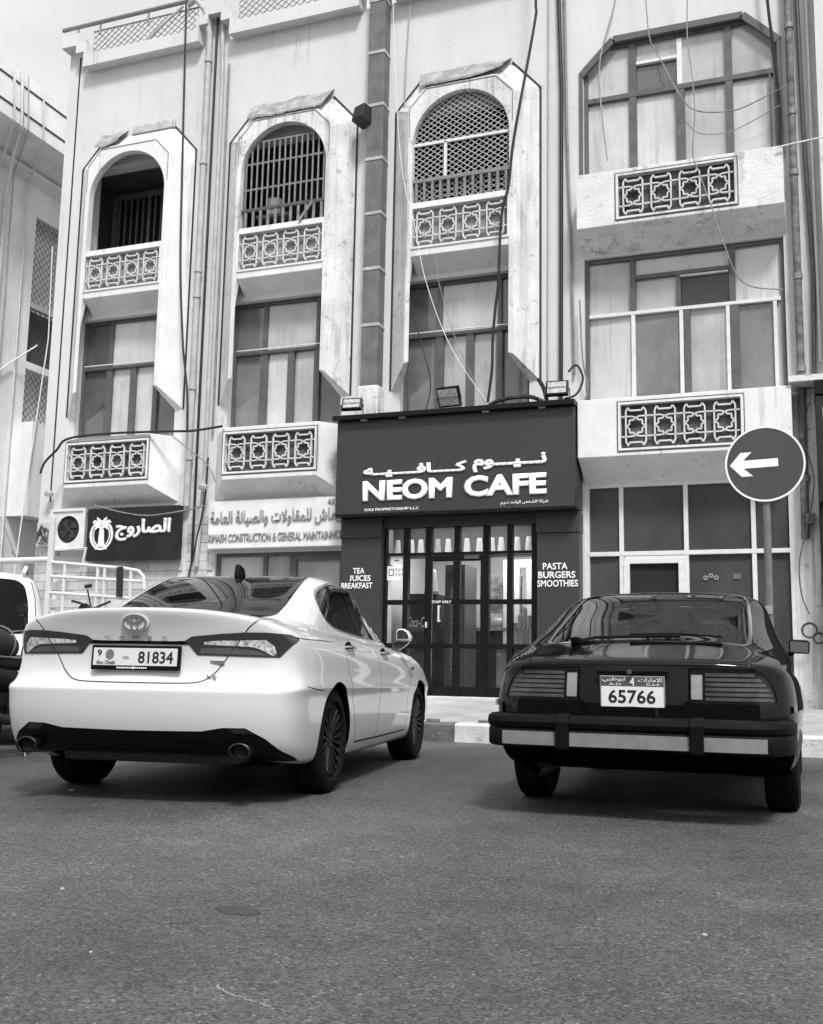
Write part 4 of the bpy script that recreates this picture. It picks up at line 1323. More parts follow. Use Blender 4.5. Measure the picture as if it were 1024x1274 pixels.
def build_skin(skin, root, regions, body_mat, nu=150, nv=110, body_name='body'):
    """regions: dicts name, uv (closed polygon, half body), mat (None = hole), push (m along normal, negative = sunk), label, split (left/right objects)"""
    us = np.linspace(0, 1, nu); vs = np.linspace(0, 1, nv)
    pts = [(u, v) for v in vs for u in us]
    polys = [[(0, 0), (1, 0), (1, 1), (0, 1)]] + [r['uv'] for r in regions]
    verts = []
    edges = []
    for poly in polys:
        k = len(verts); n = len(poly)
        verts += [Vector(p) for p in poly]
        edges += [(k + i, k + (i + 1) % n) for i in range(n)]
    verts += [Vector(p) for p in pts]
    ov, oe, of, _, _, _ = delaunay_2d_cdt(verts, edges, [], 0, 1e-6)
    UV = np.array([(p.x, p.y) for p in ov])
    inside = (UV >= -1e-6).all(1) & (UV <= 1 + 1e-6).all(1)
    UVc = np.clip(UV, 0, 1)
    XYZ = skin.at(UVc[:, 0], UVc[:, 1])
    NRM = skin.normal(UVc[:, 0], UVc[:, 1])
    side = np.where(UVc[:, 0] < .999, 1, 1)
    # outward test on the flank
    k = np.argmin(np.abs(UVc[:, 0] - .5) + np.abs(UVc[:, 1] - .2))
    if NRM[k][0] < 0: NRM = -NRM
    tri = np.array([list(f)[:3] for f in of])
    cen_ = UV[tri].mean(1)
    lab = np.zeros(len(tri), int)
    lab[~((cen_ > 0).all(1) & (cen_ < 1).all(1))] = -1
    for i, poly in enumerate(polys):
        if i == 0: continue
        P_ = np.array(poly)
        x, y = cen_[:, 0], cen_[:, 1]
        ins = np.zeros(len(tri), bool)
        j = len(P_) - 1
        for q_ in range(len(P_)):
            (xa, ya), (xb, yb) = P_[q_], P_[j]
            if ya != yb:
                ins ^= ((ya > y) != (yb > y)) & (x < (xb - xa) * (y - ya) / (yb - ya) + xa)
            j = q_
        lab[ins & (lab >= 0)] = i
    # drop slivers
    ar = np.linalg.norm(np.cross(XYZ[tri[:, 1]] - XYZ[tri[:, 0]], XYZ[tri[:, 2]] - XYZ[tri[:, 0]]), axis=1)
    lab[ar < 1e-10] = -1
    fn = np.cross(XYZ[tri[:, 1]] - XYZ[tri[:, 0]], XYZ[tri[:, 2]] - XYZ[tri[:, 0]])
    flip = (fn * NRM[tri].mean(1)).sum(1) < 0
    tri[flip] = tri[flip][:, ::-1]
    groups = {g: tri[lab == g].tolist() for g in set(lab.tolist()) if g >= 0}
    made = {}
    def emit(name, fl, m, push, mirror_mode, label=None):
        idx = sorted({i for f in fl for i in f})
        mp = {i: n for n, i in enumerate(idx)}
        co = XYZ[idx] + NRM[idx] * push
        nr = NRM[idx].copy()
        cen = UVc[idx, 0] < 1e-6
        cen2 = UVc[idx, 0] > 1 - 1e-6
        ridge = UVc[idx, 1] > 1 - 1e-6
        for msk in (cen, cen2, ridge):
            co[msk, 0] = 0 if name != '' else co[msk, 0]
            nr[msk, 0] = 0
        nr /= np.maximum(np.linalg.norm(nr, axis=1, keepdims=True), 1e-9)
        ff = [[mp[i] for i in f] for f in fl]
        res = []
        def mk(cos, nrs, fcs):
            me = bpy.data.meshes.new(name)
            me.from_pydata([tuple(c) for c in cos], [], fcs)
            me.polygons.foreach_set('use_smooth', [True] * len(me.polygons))
            me.normals_split_custom_set_from_vertices([tuple(x) for x in nrs])
            o = link_mesh(name, me, m, root)
            if label: o['label'] = label
            return o
        co2 = co * np.array([-1, 1, 1]); nr2 = nr * np.array([-1, 1, 1])
        if mirror_mode == 'both':
            k = len(co)
            res.append(mk(np.concatenate([co, co2]), np.concatenate([nr, nr2]), ff + [[i + k for i in reversed(f)] for f in ff]))
        elif mirror_mode == 'right':
            res.append(mk(co, nr, ff))
        else:
            res.append(mk(co, nr, ff)); res.append(mk(co2, nr2, [list(reversed(f)) for f in ff]))
        return res
    made['body'] = emit(body_name, groups.get(0, []), body_mat, 0, 'both')
    for i, r in enumerate(regions, 1):
        if r.get('mat') is None or i not in groups: continue
        made.setdefault(r['name'], []).extend(emit(r['name'], groups[i], r['mat'], r.get('push', 0), r.get('mode', 'both'), r.get('label')))
    return made

def arch_region(skin, cy, cz, rad, n=36, z_floor=.0):
    """wheel arch: circle in side view, carried below the sill"""
    pts = []
    zmin = skin.at(.5, 0)[0][2] + .012
    a0 = math.asin(max(-1, min(1, (zmin - cz) / rad)))
    for k in range(n + 1):
        a = a0 + (math.pi - 2 * a0) * k / n
        pts.append((cy + rad * math.cos(a), cz + rad * math.sin(a)))
    uv = skin.locate(pts, (1, 2), lambda u, v, p: (u > .1) & (u < .95) & (v < .62))
    uv = [(uv[0][0], -.02)] + uv + [(uv[-1][0], -.02)]
    return uv

def strip_uv(skin, path, view, w, step=.03, mask=None):
    """thin closed polygon following a path, width w metres"""
    P = np.array(densify(path, step, closed=False))
    T = np.gradient(P, axis=0); T /= np.linalg.norm(T, axis=1, keepdims=True)
    N = np.stack([-T[:, 1], T[:, 0]], 1)
    ax, ok = VIEWS[view]
    poly = np.concatenate([P + N * w / 2, (P - N * w / 2)[::-1]])
    return skin.locate([tuple(p) for p in poly], ax, mask or ok)

def region(skin, name, pts, view, m, push=0, mode='both', r=0, step=.03, smooth=False, mask=None, label=None):
    if smooth: q = densify(smooth_path(pts), step)
    else: q = densify(pts, step, r=r)
    ax, ok = VIEWS[view]
    return dict(name=name, uv=skin.locate(q, ax, mask or ok), mat=m, push=push, mode=mode, label=label)

def make_wheel(root, x, y, z, rad, width, tyre_m, rim_m, style, side, cap_m):
    w = empty('wheel', (x, y, z)); w.parent = root
    h = width / 2
    rr = rad * (.70 if style == 'modern' else .58)
    prof = [(-h * .80, rr), (-h, rr + .02), (-h * 1.03, rad - .045), (-h * .90, rad - .012), (-h * .70, rad), (h * .70, rad), (h * .90, rad - .012), (h * 1.03, rad - .045), (h, rr + .02), (h * .80, rr)]
    t = MB().lathe(prof, 64, 'x')
    t.build('tyre', tyre_m, w, smooth=35)
    q = MB()
    for k in range(56):       # tread blocks
        a = 2 * math.pi * k / 56
        for sx_ in (-.52, 0, .52):
            aa = a + (.056 if sx_ == 0 else 0)
            q.bar((h * (sx_ - .2), (rad + .0005) * math.cos(aa), (rad + .0005) * math.sin(aa)), (h * (sx_ + .2), (rad + .0005) * math.cos(aa), (rad + .0005) * math.sin(aa)), .016, .007, up=(0, math.cos(aa), math.sin(aa)))
    q.build('tread', tyre_m, w)
    s = side
    MB().lathe([(s * h * .80, rr + .002), (s * h * .86, rr - .012), (s * h * .70, rr - .022), (s * h * .1, rr - .03), (-s * h * .75, rr - .01)], 48, 'x').build('rim_barrel', rim_m, w, smooth=40)
    q = MB()
    if style == 'modern':
        for k in range(10):
            for dd in (-.085, .085):
                a = 2 * math.pi * k / 10 + dd
                b = 2 * math.pi * k / 10 + dd * 1.9
                q.bar((s * h * .62, .055 * math.cos(a), .055 * math.sin(a)), (s * h * .80, (rr - .014) * math.cos(b), (rr - .014) * math.sin(b)), .019, .03, up=(1, 0, 0))
    else:
        for k in range(6):
            a = 2 * math.pi * k / 6
            q.bar((s * h * .5, .05 * math.cos(a), .05 * math.sin(a)), (s * h * .74, (rr - .014) * math.cos(a), (rr - .014) * math.sin(a)), .06, .03, up=(1, 0, 0))
    q.build('spokes', cap_m, w, bevel=.003)
    MB().lathe([(s * h * .45, .09), (s * h * .62, .085), (s * h * .72, .06), (s * h * .76, .03), (s * h * .76, .001)], 20, 'x').build('hub_cap', cap_m, w, smooth=40)
    MB().lathe([(-s * h * .2, .15), (-s * h * .2, .001)], 24, 'x').build('brake_disc', mat('brake_disc', .12, .4, metal=.6), w)
    return w

tyre_m = mat('tyre_rubber', .006, .85, spec=.15, noise=(12, .8, 1.3))
liner_m = mat('wheel_arch_liner', .004, .95, spec=.0)
under_m = mat('underbody_black', .004, .95, spec=.0)
def wheel_arches(root, axles, rad, x_in, x_out):
    for (y, z) in axles:
        for s in (-1, 1):
            q = MB()
            n = 24
            arc = [(y + rad * math.cos(a), z + rad * math.sin(a)) for a in [math.pi * k / n for k in range(n + 1)]]
            for a, b in zip(arc[:-1], arc[1:]):
                q.quad((s * x_in, a[0], a[1]), (s * x_in, b[0], b[1]), (s * x_out, b[0], b[1]), (s * x_out, a[0], a[1]))
            q.add([(s * x_in, p[0], p[1]) for p in arc], [tuple(range(n + 1))])
            q.build('wheel_arch_liner', liner_m, root)

def ring_net(levels, side_w=None):
    """levels: dicts -> control net with 14 columns"""
    net = []
    for L in levels:
        k1, k2, k3 = L.get('kz', (.10, .45, .85))
        yr, zr, w, yf, zf = L['yr'], L['zr'], L['w'], L['yf'], L['zf']
        zs0, zs1 = L.get('zs', (zr, zf)) if not isinstance(L.get('zs'), (int, float)) else (L['zs'], L['zs'])
        lim = (yf - yr) * .34 / .75
        rc = min(L.get('rc', 1.0), lim); fc = min(L.get('fc', 1.0), lim)      # corner tightness scale, never folding back
        wr = L.get('wr', w); wf = L.get('wf', w)
        cr = L.get('cr', .07)                              # plan curvature of the tail
        a, b = L.get('ya', yr + .75 * rc), L.get('yb', yf - .75 * fc)
        row = [(0, yr, zr), (.36 * wr, yr, zr), (.70 * wr, yr + cr, zr + (zs0 - zr) * k1), (.95 * wr, yr + cr + .10 * rc, zr + (zs0 - zr) * k2),
               (1.0 * wr, yr + .42 * rc, zr + (zs0 - zr) * k3), (w, a, zs0)]
        for t in (.2, .4, .6, .8):
            row.append((w + (wf - w) * max(0, t - .5), a + (b - a) * t, zs0 + (zs1 - zs0) * t))
        row += [(wf, b, zs1), (.97 * wf, yf - .34 * fc, zs1 + (zf - zs1) * .4), (.80 * wf, yf - .08 * fc, zf), (.40 * wf, yf, zf), (0, yf, zf)]
        net.append(row)
    return net

def join_text(name, body, box, m, parent, y, extrude, offset=.0, rot=None, shear=0):
    o = lettering(name, body, box, 0, m, None, extrude, offset, shear)
    o.parent = parent
    o.location = (0, y, 0)
    if rot is not None:
        o.rotation_euler = rot
    return o

# ================================================================== white sedan
white = mat('white_car_paint', .64, .3, spec=.5, coat=1.0)
trim_black = mat('black_trim', .004, .5, spec=.12)
gloss_black = mat('gloss_black', .006, .08, spec=.6, coat=.6)
tint = mat('tinted_car_glass', .005, .03, spec=.32)
seam_m = mat('panel_gap', .03, .9)
chrome = mat('chrome', .65, .12, metal=1.0)
sedan = empty('white_sedan', (-3.78, 5.30, 0), R(9.4), 'white four door sedan with black wheels parked nose to the kerb', 'car')
def LV(yr, zr, w, zs, yf, zf, **k): return dict(yr=yr, zr=zr, w=w, zs=zs, yf=yf, zf=zf, **k)
GZ = .035
SL = [
 LV(.22, .285, .78, (.19, .19), 4.70, .20),
 LV(.10, .298, .86, (.20, .20), 4.79, .23),
 LV(.05, .345, .895, (.25, .25), 4.84, .30),
 LV(.01, .42, .912, (.36, .36), 4.875, .40),
 LV(-.02, .53, .922, (.50, .48), 4.89, .50),
 LV(-.03, .635, .920, (.60, .58), 4.885, .58),
 LV(-.032, .664, .926, (.645, .61), 4.875, .61),
 LV(-.012, .678, .934, (.672, .64), 4.865, .64),
 LV(.05, .686, .938, (.695, .66), 4.85, .67),
 LV(.075, .76, .922, (.76, .71), 4.82, .71),
 LV(.085, .85, .918, (.83, .76), 4.77, .75),
 LV(.07, .94, .912, (.89, .82), 4.70, .78),
 LV(.04, 1.03, .896, (.945, .87), 4.60, .81),
 LV(.006, 1.095, .875, (.975, .91), 4.50, .84, cr=.09, kz=(.15, .62, .95)),
 LV(-.002, 1.125, .862, (.995, .93), 4.44, .855, cr=.095, kz=(.18, .66, .95)),
 LV(.012, 1.137, .845, (1.01, .945), 4.38, .865, cr=.10, kz=(.20, .68, .95)),
 LV(.09, 1.145, .822, (1.025, .965), 4.22, .89, cr=.08, kz=(.20, .68, .95)),
 LV(.34, 1.128, .800, (1.035, .98), 3.98, .93, cr=.05, rc=.9),
 LV(.62, 1.115, .785, (1.043, .99), 3.74, .965, rc=.75, cr=.08),
 LV(.70, 1.12, .772, (1.055, 1.0), 3.68, .985, rc=.75, cr=.08),
 LV(.95, 1.235, .73, (1.16, 1.13), 3.36, 1.12, rc=.8, cr=.07),
 LV(1.25, 1.35, .685, (1.30, 1.29), 3.02, 1.28, rc=.72, cr=.06),
 LV(1.52, 1.44, .645, (1.415, 1.405), 2.76, 1.41, rc=.6, cr=.05),
 LV(1.70, 1.475, .60, (1.462, 1.452), 2.62, 1.45, rc=.45, cr=.04),
 LV(1.84, 1.487, .42, (1.486, 1.480), 2.52, 1.474, rc=.3, cr=.03),
 LV(2.0, 1.488, .0, (1.487, 1.481), 2.42, 1.475, rc=.2, cr=.01),
]
S = Skin(ring_net(SL))
AX = (1.075, 3.90)
WZ = .334
rg = []
for y in AX:
    rg.append(dict(name='hole', uv=arch_region(S, y, WZ + .005, .375), mat=None))
lam_glass = mat('tail_lamp_smoked', .028, .06, spec=.6, coat=.5)
lam_clear = mat('tail_lamp_clear', .55, .15, spec=.7, noise=(40, .35, 1.5), coat=.6)
lam_mid = mat('tail_lamp_grey', .075, .10, spec=.6, noise=(9, .8, 1.3), coat=.5)
lowmask = lambda u, v, p: (u < .40) & (v < .66)
# lower black diffuser and corner vents
rg.append(region(S, 'rear_diffuser', [(-.02, .28), (-.02, .425), (.42, .43), (.54, .452), (.66, .452), (.76, .39), (.86, .28), (.86, .25), (.80, .25)], 'rear', trim_black, -.004, mask=lambda u, v, p: (u < .32) & (v < .5)))
rg[-1]['uv'] = [(max(u, -.0), v) for u, v in rg[-1]['uv']]
rg.append(region(S, 'corner_vent', [(.55, .446), (.655, .446), (.72, .405), (.61, .405)], 'rear', gloss_black, -.012, 'split', mask=lambda u, v, p: (u < .32) & (v < .5)))
# tail lamps (several lenses)
rg.append(region(S, 'tail_lamp', [(.28, .944), (.325, .971), (.50, .99), (.624, 1.0), (.732, 1.002), (.842, .995), (.870, .975), (.872, .957), (.80, .858), (.729, .858), (.354, .864), (.308, .923)], 'rear', lam_glass, .004, 'split', r=.008, mask=lowmask))
rg.append(region(S, 'tail_lamp_lens', [(.393, .942), (.475, .951), (.574, .953), (.732, .960), (.773, .925), (.783, .882), (.765, .866), (.702, .904), (.656, .918), (.55, .922), (.394, .927)], 'rear', lam_clear, .006, 'split', r=.006, mask=lowmask))
rg.append(region(S, 'tail_lamp_band', [(.375, .906), (.55, .908), (.66, .900), (.71, .884), (.745, .870), (.372, .875)], 'rear', lam_mid, .0055, 'split', r=.006, mask=lowmask))
# trunk lid garnish and seams
rg.append(region(S, 'trunk_garnish', [(-.01, .926), (-.01, .942), (.20, .942), (.279, .945), (.305, .924), (.26, .924)], 'rear', trim_black, .004, mask=lowmask))
rg.append(dict(name='panel_gap', uv=strip_uv(S, densify(smooth_path([(.001, .698), (.28, .70), (.39, .712), (.455, .755), (.50, .815), (.528, .860)], 6, False), .02, False), 'rear', .007, mask=lowmask), mat=seam_m, push=-.006))
rg.append(dict(name='panel_gap', uv=strip_uv(S, densify(smooth_path([(.625, .999), (.648, 1.03), (.69, 1.07), (.70, 1.098)], 6, False), .02, False), 'rear', .007, mask=lambda u, v, p: (u < .40) & (v < .72)), mat=seam_m, push=-.006, mode='split'))
rg.append(dict(name='lamp_gap', uv=strip_uv(S, [(.531, .864), (.622, .996)], 'rear', .006, mask=lowmask), mat=seam_m, push=.0035, mode='split'))
# glass
rg.append(region(S, 'rear_window', [(-.004, .70), (.34, .72), (.50, .77), (.565, .86), (.565, 1.05), (.545, 1.3), (.53, 1.5), (.515, 1.66), (.49, 1.80), (.40, 1.87), (-.004, 1.88)], 'top', tint, -.003, r=.05, mask=lambda u, v, p: (u < .46) & (v > .62) & (v < .99)))
for k_ in ('rear_window', 'rear_diffuser', 'trunk_garnish'):
    for r_ in rg:
        if r_['name'] == k_:
            r_['uv'] = [((0.0 if u < .004 else u), v) for u, v in r_['uv']]
smask = lambda u, v, p: (u > .16) & (u < .86) & (v > .60) & (v < .97) & (p[:, 0] > .25)
dlo = smooth_path([(3.34, 1.015), (3.0, 1.17), (2.70, 1.315), (2.40, 1.40), (2.0, 1.422), (1.72, 1.40), (1.50, 1.345), (1.37, 1.275), (1.33, 1.20), (1.41, 1.13), (1.62, 1.085), (2.0, 1.062), (2.6, 1.04), (3.1, 1.02)], 5)
rg.append(region(S, 'window_trim', [(y + (.025 if y > 2.4 else -.025) * (abs(y - 2.2) > .9), z + (.016 if z > 1.2 else -.016)) for y, z in dlo], 'side', mat('window_chrome', .5, .2, metal=.8), .001, 'split', step=.04, mask=smask))
rg.append(region(S, 'side_window', dlo, 'side', tint, -.002, 'split', step=.04, mask=smask))
for path, w in (([(1.60, 1.10), (1.53, 1.345)], .02), ([(2.26, 1.06), (2.14, 1.415)], .05)):
    rg.append(dict(name='window_pillar', uv=strip_uv(S, path, 'side', w, mask=smask), mat=gloss_black, push=.001, mode='split'))
# door seams
sm2 = lambda u, v, p: (u > .14) & (u < .92) & (p[:, 0] > .3)
for path in ([(1.37, 1.10), (1.33, .98), (1.36, .80), (1.46, .62), (1.56, .46), (1.60, .36), (1.62, .295)], [(2.30, 1.03), (2.32, .80), (2.30, .55), (2.27, .295)], [(3.36, .985), (3.40, .80), (3.36, .55), (3.32, .295)], [(1.62, .292), (2.4, .288), (3.32, .292)]):
    pp_ = smooth_path(path, 5, False) if len(path) > 3 else path
    rg.append(dict(name='panel_gap', uv=strip_uv(S, pp_, 'side', .008 if path[0][1] > .3 else .012, mask=sm2), mat=seam_m, push=-.006, mode='split'))
rg.append(dict(name='panel_gap', uv=strip_uv(S, [(.40, .69), (.55, .672), (.715, .662)], 'side', .006, mask=lambda u, v, p: (u > .08) & (u < .5) & (v < .6)), mat=seam_m, push=-.005, mode='split'))
sedan.scale = (1.035, 1, 1)
build_skin(S, sedan, rg, white, 170, 130)
wheel_arches(sedan, [(AX[0], WZ), (AX[1], WZ)], .385, .45, .90)
MB().box(-.66, .66, .55, 4.6, .20, .25).build('underbody', under_m, sedan)
MB().box(-.55, .55, .30, .9, .22, .30).build('silencer', mat('silencer_dark', .03, .6), sedan, bevel=.03)
rim_dark = mat('black_alloy', .006, .45, spec=.2)
for y in AX:
    for s in (-1, 1):
        make_wheel(sedan, s * .795, y, WZ, .334, .225, tyre_m, rim_dark, 'modern', s, mat('black_alloy_face', .008, .4, spec=.25))
# rear details
pl_frame = MB().box(-.272, .272, -.012, .012, -.072, .072).build('plate_frame', trim_black, sedan, bevel=.006, loc=(0, .058, .842), rot=(R(-3), 0, 0))
pl = MB().box(-.256, .256, -.016, -.0125, -.046, .056).build('number_plate', mat('plate_white', .62, .4), pl_frame)
dig = mat('plate_ink', .012, .5)
for t, b in (('81834', (.02, .232, -.032, .038)), ('9', (-.232, -.205, .008, .045)), ('Abu Dhabi', (-.236, -.12, -.04, -.018))):
    o = lettering('lettering', t, b, 0, dig, None, .001, .016 if t != 'Abu Dhabi' else .006); o.parent = pl_frame; o.location = (0, -.0175, 0)
o = MB().prism([(-.155 + .026 * math.cos(a), .018 + .03 * math.sin(a)) for a in [2 * math.pi * k / 16 for k in range(16)]], -.0185, -.0165, 'y').build('plate_crest', mat('crest_grey', .10, .5, noise=(120, .4, 2.6)), pl_frame)
MB().box(-.075, -.035, -.0185, -.0165, -.006, -.002).box(-.07, -.04, -.0185, -.0165, .004, .008).build('plate_mark', mat('plate_faint', .3, .5), pl_frame)
q = MB()
for k in range(15):
    if k != 8: q.box(-.11 + .0125 * k, -.11 + .0125 * k + .0085, -.0145, -.0128, -.063, -.055)
q.box(-.012, -.002, -.0145, -.0128, -.066, -.052)
q.build('frame_print', letter_white, pl_frame)
# oval badge
bd = MB()
def oval(mb_, cx, cz, rx, rz, w, y):
    p = [(cx + rx * math.cos(a), y, cz + rz * math.sin(a)) for a in [2 * math.pi * k / 32 for k in range(32)]]
    for a, b in zip(p, p[1:] + p[:1]): mb_.bar(a, b, w, .010)
oval(bd, 0, 0, .070, .046, .011, 0); oval(bd, 0, -.004, .021, .040, .009, -.001); oval(bd, 0, .021, .046, .017, .009, -.002)
bd.build('badge', chrome, sedan, loc=(0, .013, 1.045), rot=(R(12), 0, 0))
MB().prism([(.083 * math.cos(a), .058 * math.sin(a)) for a in [2 * math.pi * k / 32 for k in range(32)]], .002, .018, 'y').build('badge_base', white, sedan, loc=(0, .013, 1.045), rot=(R(12), 0, 0))
for k, ch in enumerate('CAMRY'):
    x = -.20 + .088 * k
    o = lettering('lettering', ch, (x, x + .034, .956, .970), 0, mat('badge_grey', .16, .35, metal=.3), sedan, .003, .004); o.location = (.0, .052, 0)
o = lettering('lettering', 'V6', (.42, .48, .732, .750), 0, mat('badge_dark', .06, .3, metal=.5), sedan, .003, .012); _p = S.at(*S.locate([(.45, .74)], (0, 2), lowmask)[0])[0]; o.location = (0, _p[1] - .014, 0)
_p = S.at(*S.locate([(.46, .825)], (0, 2), lowmask)[0])[0][1]
MB().box(.41, .51, _p - .006, _p + .02, .815, .823).box(.41, .51, _p - .006, _p + .02, .826, .834).build('small_badge', mat('badge_mid', .28, .4, metal=.5), sedan)
for s, x in ((1, .645), (-1, -.645)):
    e = MB().lathe([(0, .048), (-.012, .058), (-.016, .05), (.10, .046), (.10, .001)], 24, 'y', (0, 0, 0)).build('exhaust_tip', mat('dark_chrome', .05, .3, metal=.9), sedan, smooth=40, loc=(x, .06, .322))
    e.scale = (1.15, 1, .85)
    MB().lathe([(.03, .046), (.03, .001)], 20, 'y').build('exhaust_bore', void_black, e)
MB().prism([(1.62, 1.455), (1.80, 1.47), (1.75, 1.535), (1.66, 1.555), (1.645, 1.55)], -.018, .018, 'x').build('shark_fin_antenna', trim_black, sedan, bevel=.01)
for s in (-1, 1):
    for y, z in ((1.36, .945), (2.44, .925)):
        p = S.at(*[float(v) for v in S.locate([(y + .1, z)], (1, 2), sm2)[0]])[0]
        h = MB().tube([(0, 0, 0), (.03, .035, .002), (.034, .11, .004), (.03, .185, .002), (.0, .22, 0)], .014, 8).build('door_handle', chrome, sedan, smooth=60, loc=(s * (p[0] - .008), y, z))
        h.scale = (s, 1, 1)
        k = MB().lathe([(.0, .001), (.0, .06), (.006, .065)], 18, 'x').build('handle_cup', trim_black, h, loc=(.004, .1, 0))
        k.scale = (1, 1.4, .7)
    mr = empty('door_mirror', (s * .86, 3.14, 1.04)); mr.parent = sedan; mr.scale = (.68, .85, .72)
    cap = MB().prism([(s * x_, z_) for x_, z_ in ((.0, .015), (.0, .125), (.03, .15), (.09, .15), (.145, .12), (.175, .07), (.18, .03), (.165, .005))], -.02, .09, 'y').build('mirror_cap', white, mr, bevel=.025, seg=4)
    MB().prism([(s * x_, z_) for x_, z_ in ((.015, .03), (.015, .115), (.04, .135), (.085, .135), (.13, .108), (.155, .065), (.158, .032))], -.026, -.021, 'y').build('mirror_glass', mat('mirror_glass', .75, .05, metal=1), mr)
    MB().prism([(s * x_, z_) for x_, z_ in ((-.06, -.05), (.0, .012), (.16, .002), (.13, -.035), (.06, -.085), (.0, -.10))], -.015, .08, 'y').build('mirror_foot', gloss_black, mr, bevel=.015)
    MB().prism([(0, 0), (.12, .004), (.11, .03), (.02, .028)], -.004, .006, 'x').build('wing_badge', mat('badge_dark', .06, .3, metal=.5), sedan, loc=(s * .935, 3.42, .80))

# ================================================================== black fastback coupe
blk = mat('black_car_paint', .002, .05, spec=.28)
zx = empty('black_coupe', (-1.01, 6.04, 0), R(.93), 'black vintage fastback coupe with chrome striped rubber rear bumper', 'car')
ZL = [
 LV(.30, .26, .70, (.20, .20), 4.10, .26),
 LV(.16, .29, .78, (.22, .22), 4.22, .30),
 LV(.08, .36, .825, (.30, .30), 4.29, .36),
 LV(.055, .46, .842, (.42, .42), 4.33, .44),
 LV(.05, .55, .850, (.54, .52), 4.34, .50),
 LV(.055, .63, .852, (.63, .60), 4.33, .56),
 LV(.07, .72, .846, (.70, .66), 4.30, .62),
 LV(.085, .80, .838, (.755, .71), 4.25, .66),
 LV(.095, .852, .826, (.79, .75), 4.20, .69, cr=.05),
 LV(.10, .872, .815, (.808, .765), 4.16, .70, cr=.05),
 LV(.13, .888, .80, (.825, .78), 4.08, .715, cr=.05),
 LV(.30, .925, .775, (.848, .80), 3.75, .76, rc=.9, cr=.04),
 LV(.48, .968, .755, (.868, .825), 3.35, .81, rc=.85, cr=.04),
 LV(.56, .990, .74, (.885, .85), 3.02, .86, rc=.8, cr=.03),
 LV(.62, 1.012, .73, (.90, .865), 2.95, .885, rc=.8, cr=.03),
 LV(.90, 1.115, .700, (1.0, .98), 2.74, 1.0, rc=.8, cr=.03),
 LV(1.22, 1.225, .655, (1.13, 1.12), 2.52, 1.14, rc=.7, cr=.03),
 LV(1.48, 1.325, .62, (1.27, 1.265), 2.34, 1.27, rc=.55, cr=.03),
 LV(1.62, 1.366, .57, (1.335, 1.33), 2.24, 1.335, rc=.45, cr=.03),
 LV(1.73, 1.384, .40, (1.378, 1.375), 2.18, 1.366, rc=.3, cr=.02),
 LV(1.85, 1.385, .0, (1.379, 1.376), 2.1, 1.367, rc=.2, cr=.01),
]
for _i, _L in enumerate(ZL):
    _L['w'] *= 1.05
    _L['wr'] = _L['w'] * {8: .985, 9: .985, 10: 1.0, 11: 1.05}.get(_i, 1.08 if 12 <= _i < 15 else (1.05 if 15 <= _i <= 17 else .985))
    if 11 <= _i <= 17:
        _L['kz'] = (.06, .34, .72)
Z = Skin(ring_net(ZL))
ZAX = (1.02, 3.34); ZW = .312
zr = [dict(name='hole', uv=arch_region(Z, y, ZW + .01, .345), mat=None) for y in ZAX]
zlow = lambda u, v, p: (u < .36) & (v < .56)
zglass = glass('coupe_glass', .66, .0, 1.1, .07)
# recessed centre panel
zr.append(region(Z, 'centre_panel', [(-.004, .635), (.265, .635), (.30, .66), (.30, .838), (-.004, .838)], 'rear', mat('centre_panel_black', .006, .4, spec=.25), -.001, mask=zlow))
lens_bed = mat('coupe_lamp_bed', .006, .2, spec=.4)
lens_grey = mat('coupe_lamp_lens', .055, .12, spec=.5, noise=(6, .5, 1.6))
lens_white = mat('coupe_reverse_lens', .26, .2, spec=.5, noise=(20, .8, 1.15), coat=.6)
lamp_out = [(.309, .648), (.309, .836), (.55, .838), (.655, .832), (.715, .79), (.752, .72), (.765, .668), (.75, .648)]
zr.append(region(Z, 'tail_lamp', lamp_out, 'rear', lens_bed, -.006, 'split', r=.02, mask=zlow))
for k in range(6):
    z0 = .662 + .0265 * k
    xe = [.748, .742, .730, .712, .688, .655][k]
    zr.append(region(Z, 'tail_lamp_lens', [(.392, z0), (xe, z0), (xe - .012, z0 + .018), (.392, z0 + .018)], 'rear', lens_grey, .002, 'split', step=.05, mask=zlow))
zr.append(region(Z, 'reversing_lens', [(.317, .668), (.376, .668), (.376, .802), (.317, .802)], 'rear', lens_white, .003, 'split', r=.006, mask=zlow))
# hatch seams
zr.append(dict(name='panel_gap', uv=strip_uv(Z, [(.001, .846), (.40, .846), (.612, .845)], 'rear', .010, mask=zlow), mat=seam_m, push=-.006))
zr.append(dict(name='panel_gap', uv=strip_uv(Z, [(.62, .842), (.625, .90), (.635, .97), (.65, 1.02)], 'rear', .007, mask=lambda u, v, p: (u < .36) & (v < .72)), mat=seam_m, push=-.006, mode='split'))
gm = lambda u, v, p: (u < .48) & (v > .55) & (v < .99)
gout = [(-.004, .60), (.35, .60), (.572, .605), (.595, .66), (.59, .9), (.575, 1.2), (.552, 1.5), (.528, 1.585), (.465, 1.635), (-.004, 1.65)]
gtrim = [(-.004, .575), (.35, .575), (.585, .582), (.618, .65), (.612, .9), (.597, 1.2), (.572, 1.5), (.545, 1.60), (.475, 1.655), (-.004, 1.67)]
zr.append(region(Z, 'window_trim', gtrim, 'top', chrome, .002, r=.02, mask=gm))
zr.append(region(Z, 'rear_window', gout, 'top', zglass, -.004, r=.02, mask=gm))
zr.append(region(Z, 'rear_valance', [(-.004, .24), (.80, .24), (.84, .36), (.845, .44), (-.004, .44)], 'rear', under_m, .001, mask=lambda u, v, p: (u < .3) & (v < .35)))
for r_ in zr:
    if r_['name'] in ('rear_window', 'window_trim', 'centre_panel', 'rear_valance'):
        r_['uv'] = [((0.0 if u < .006 else u), v) for u, v in r_['uv']]
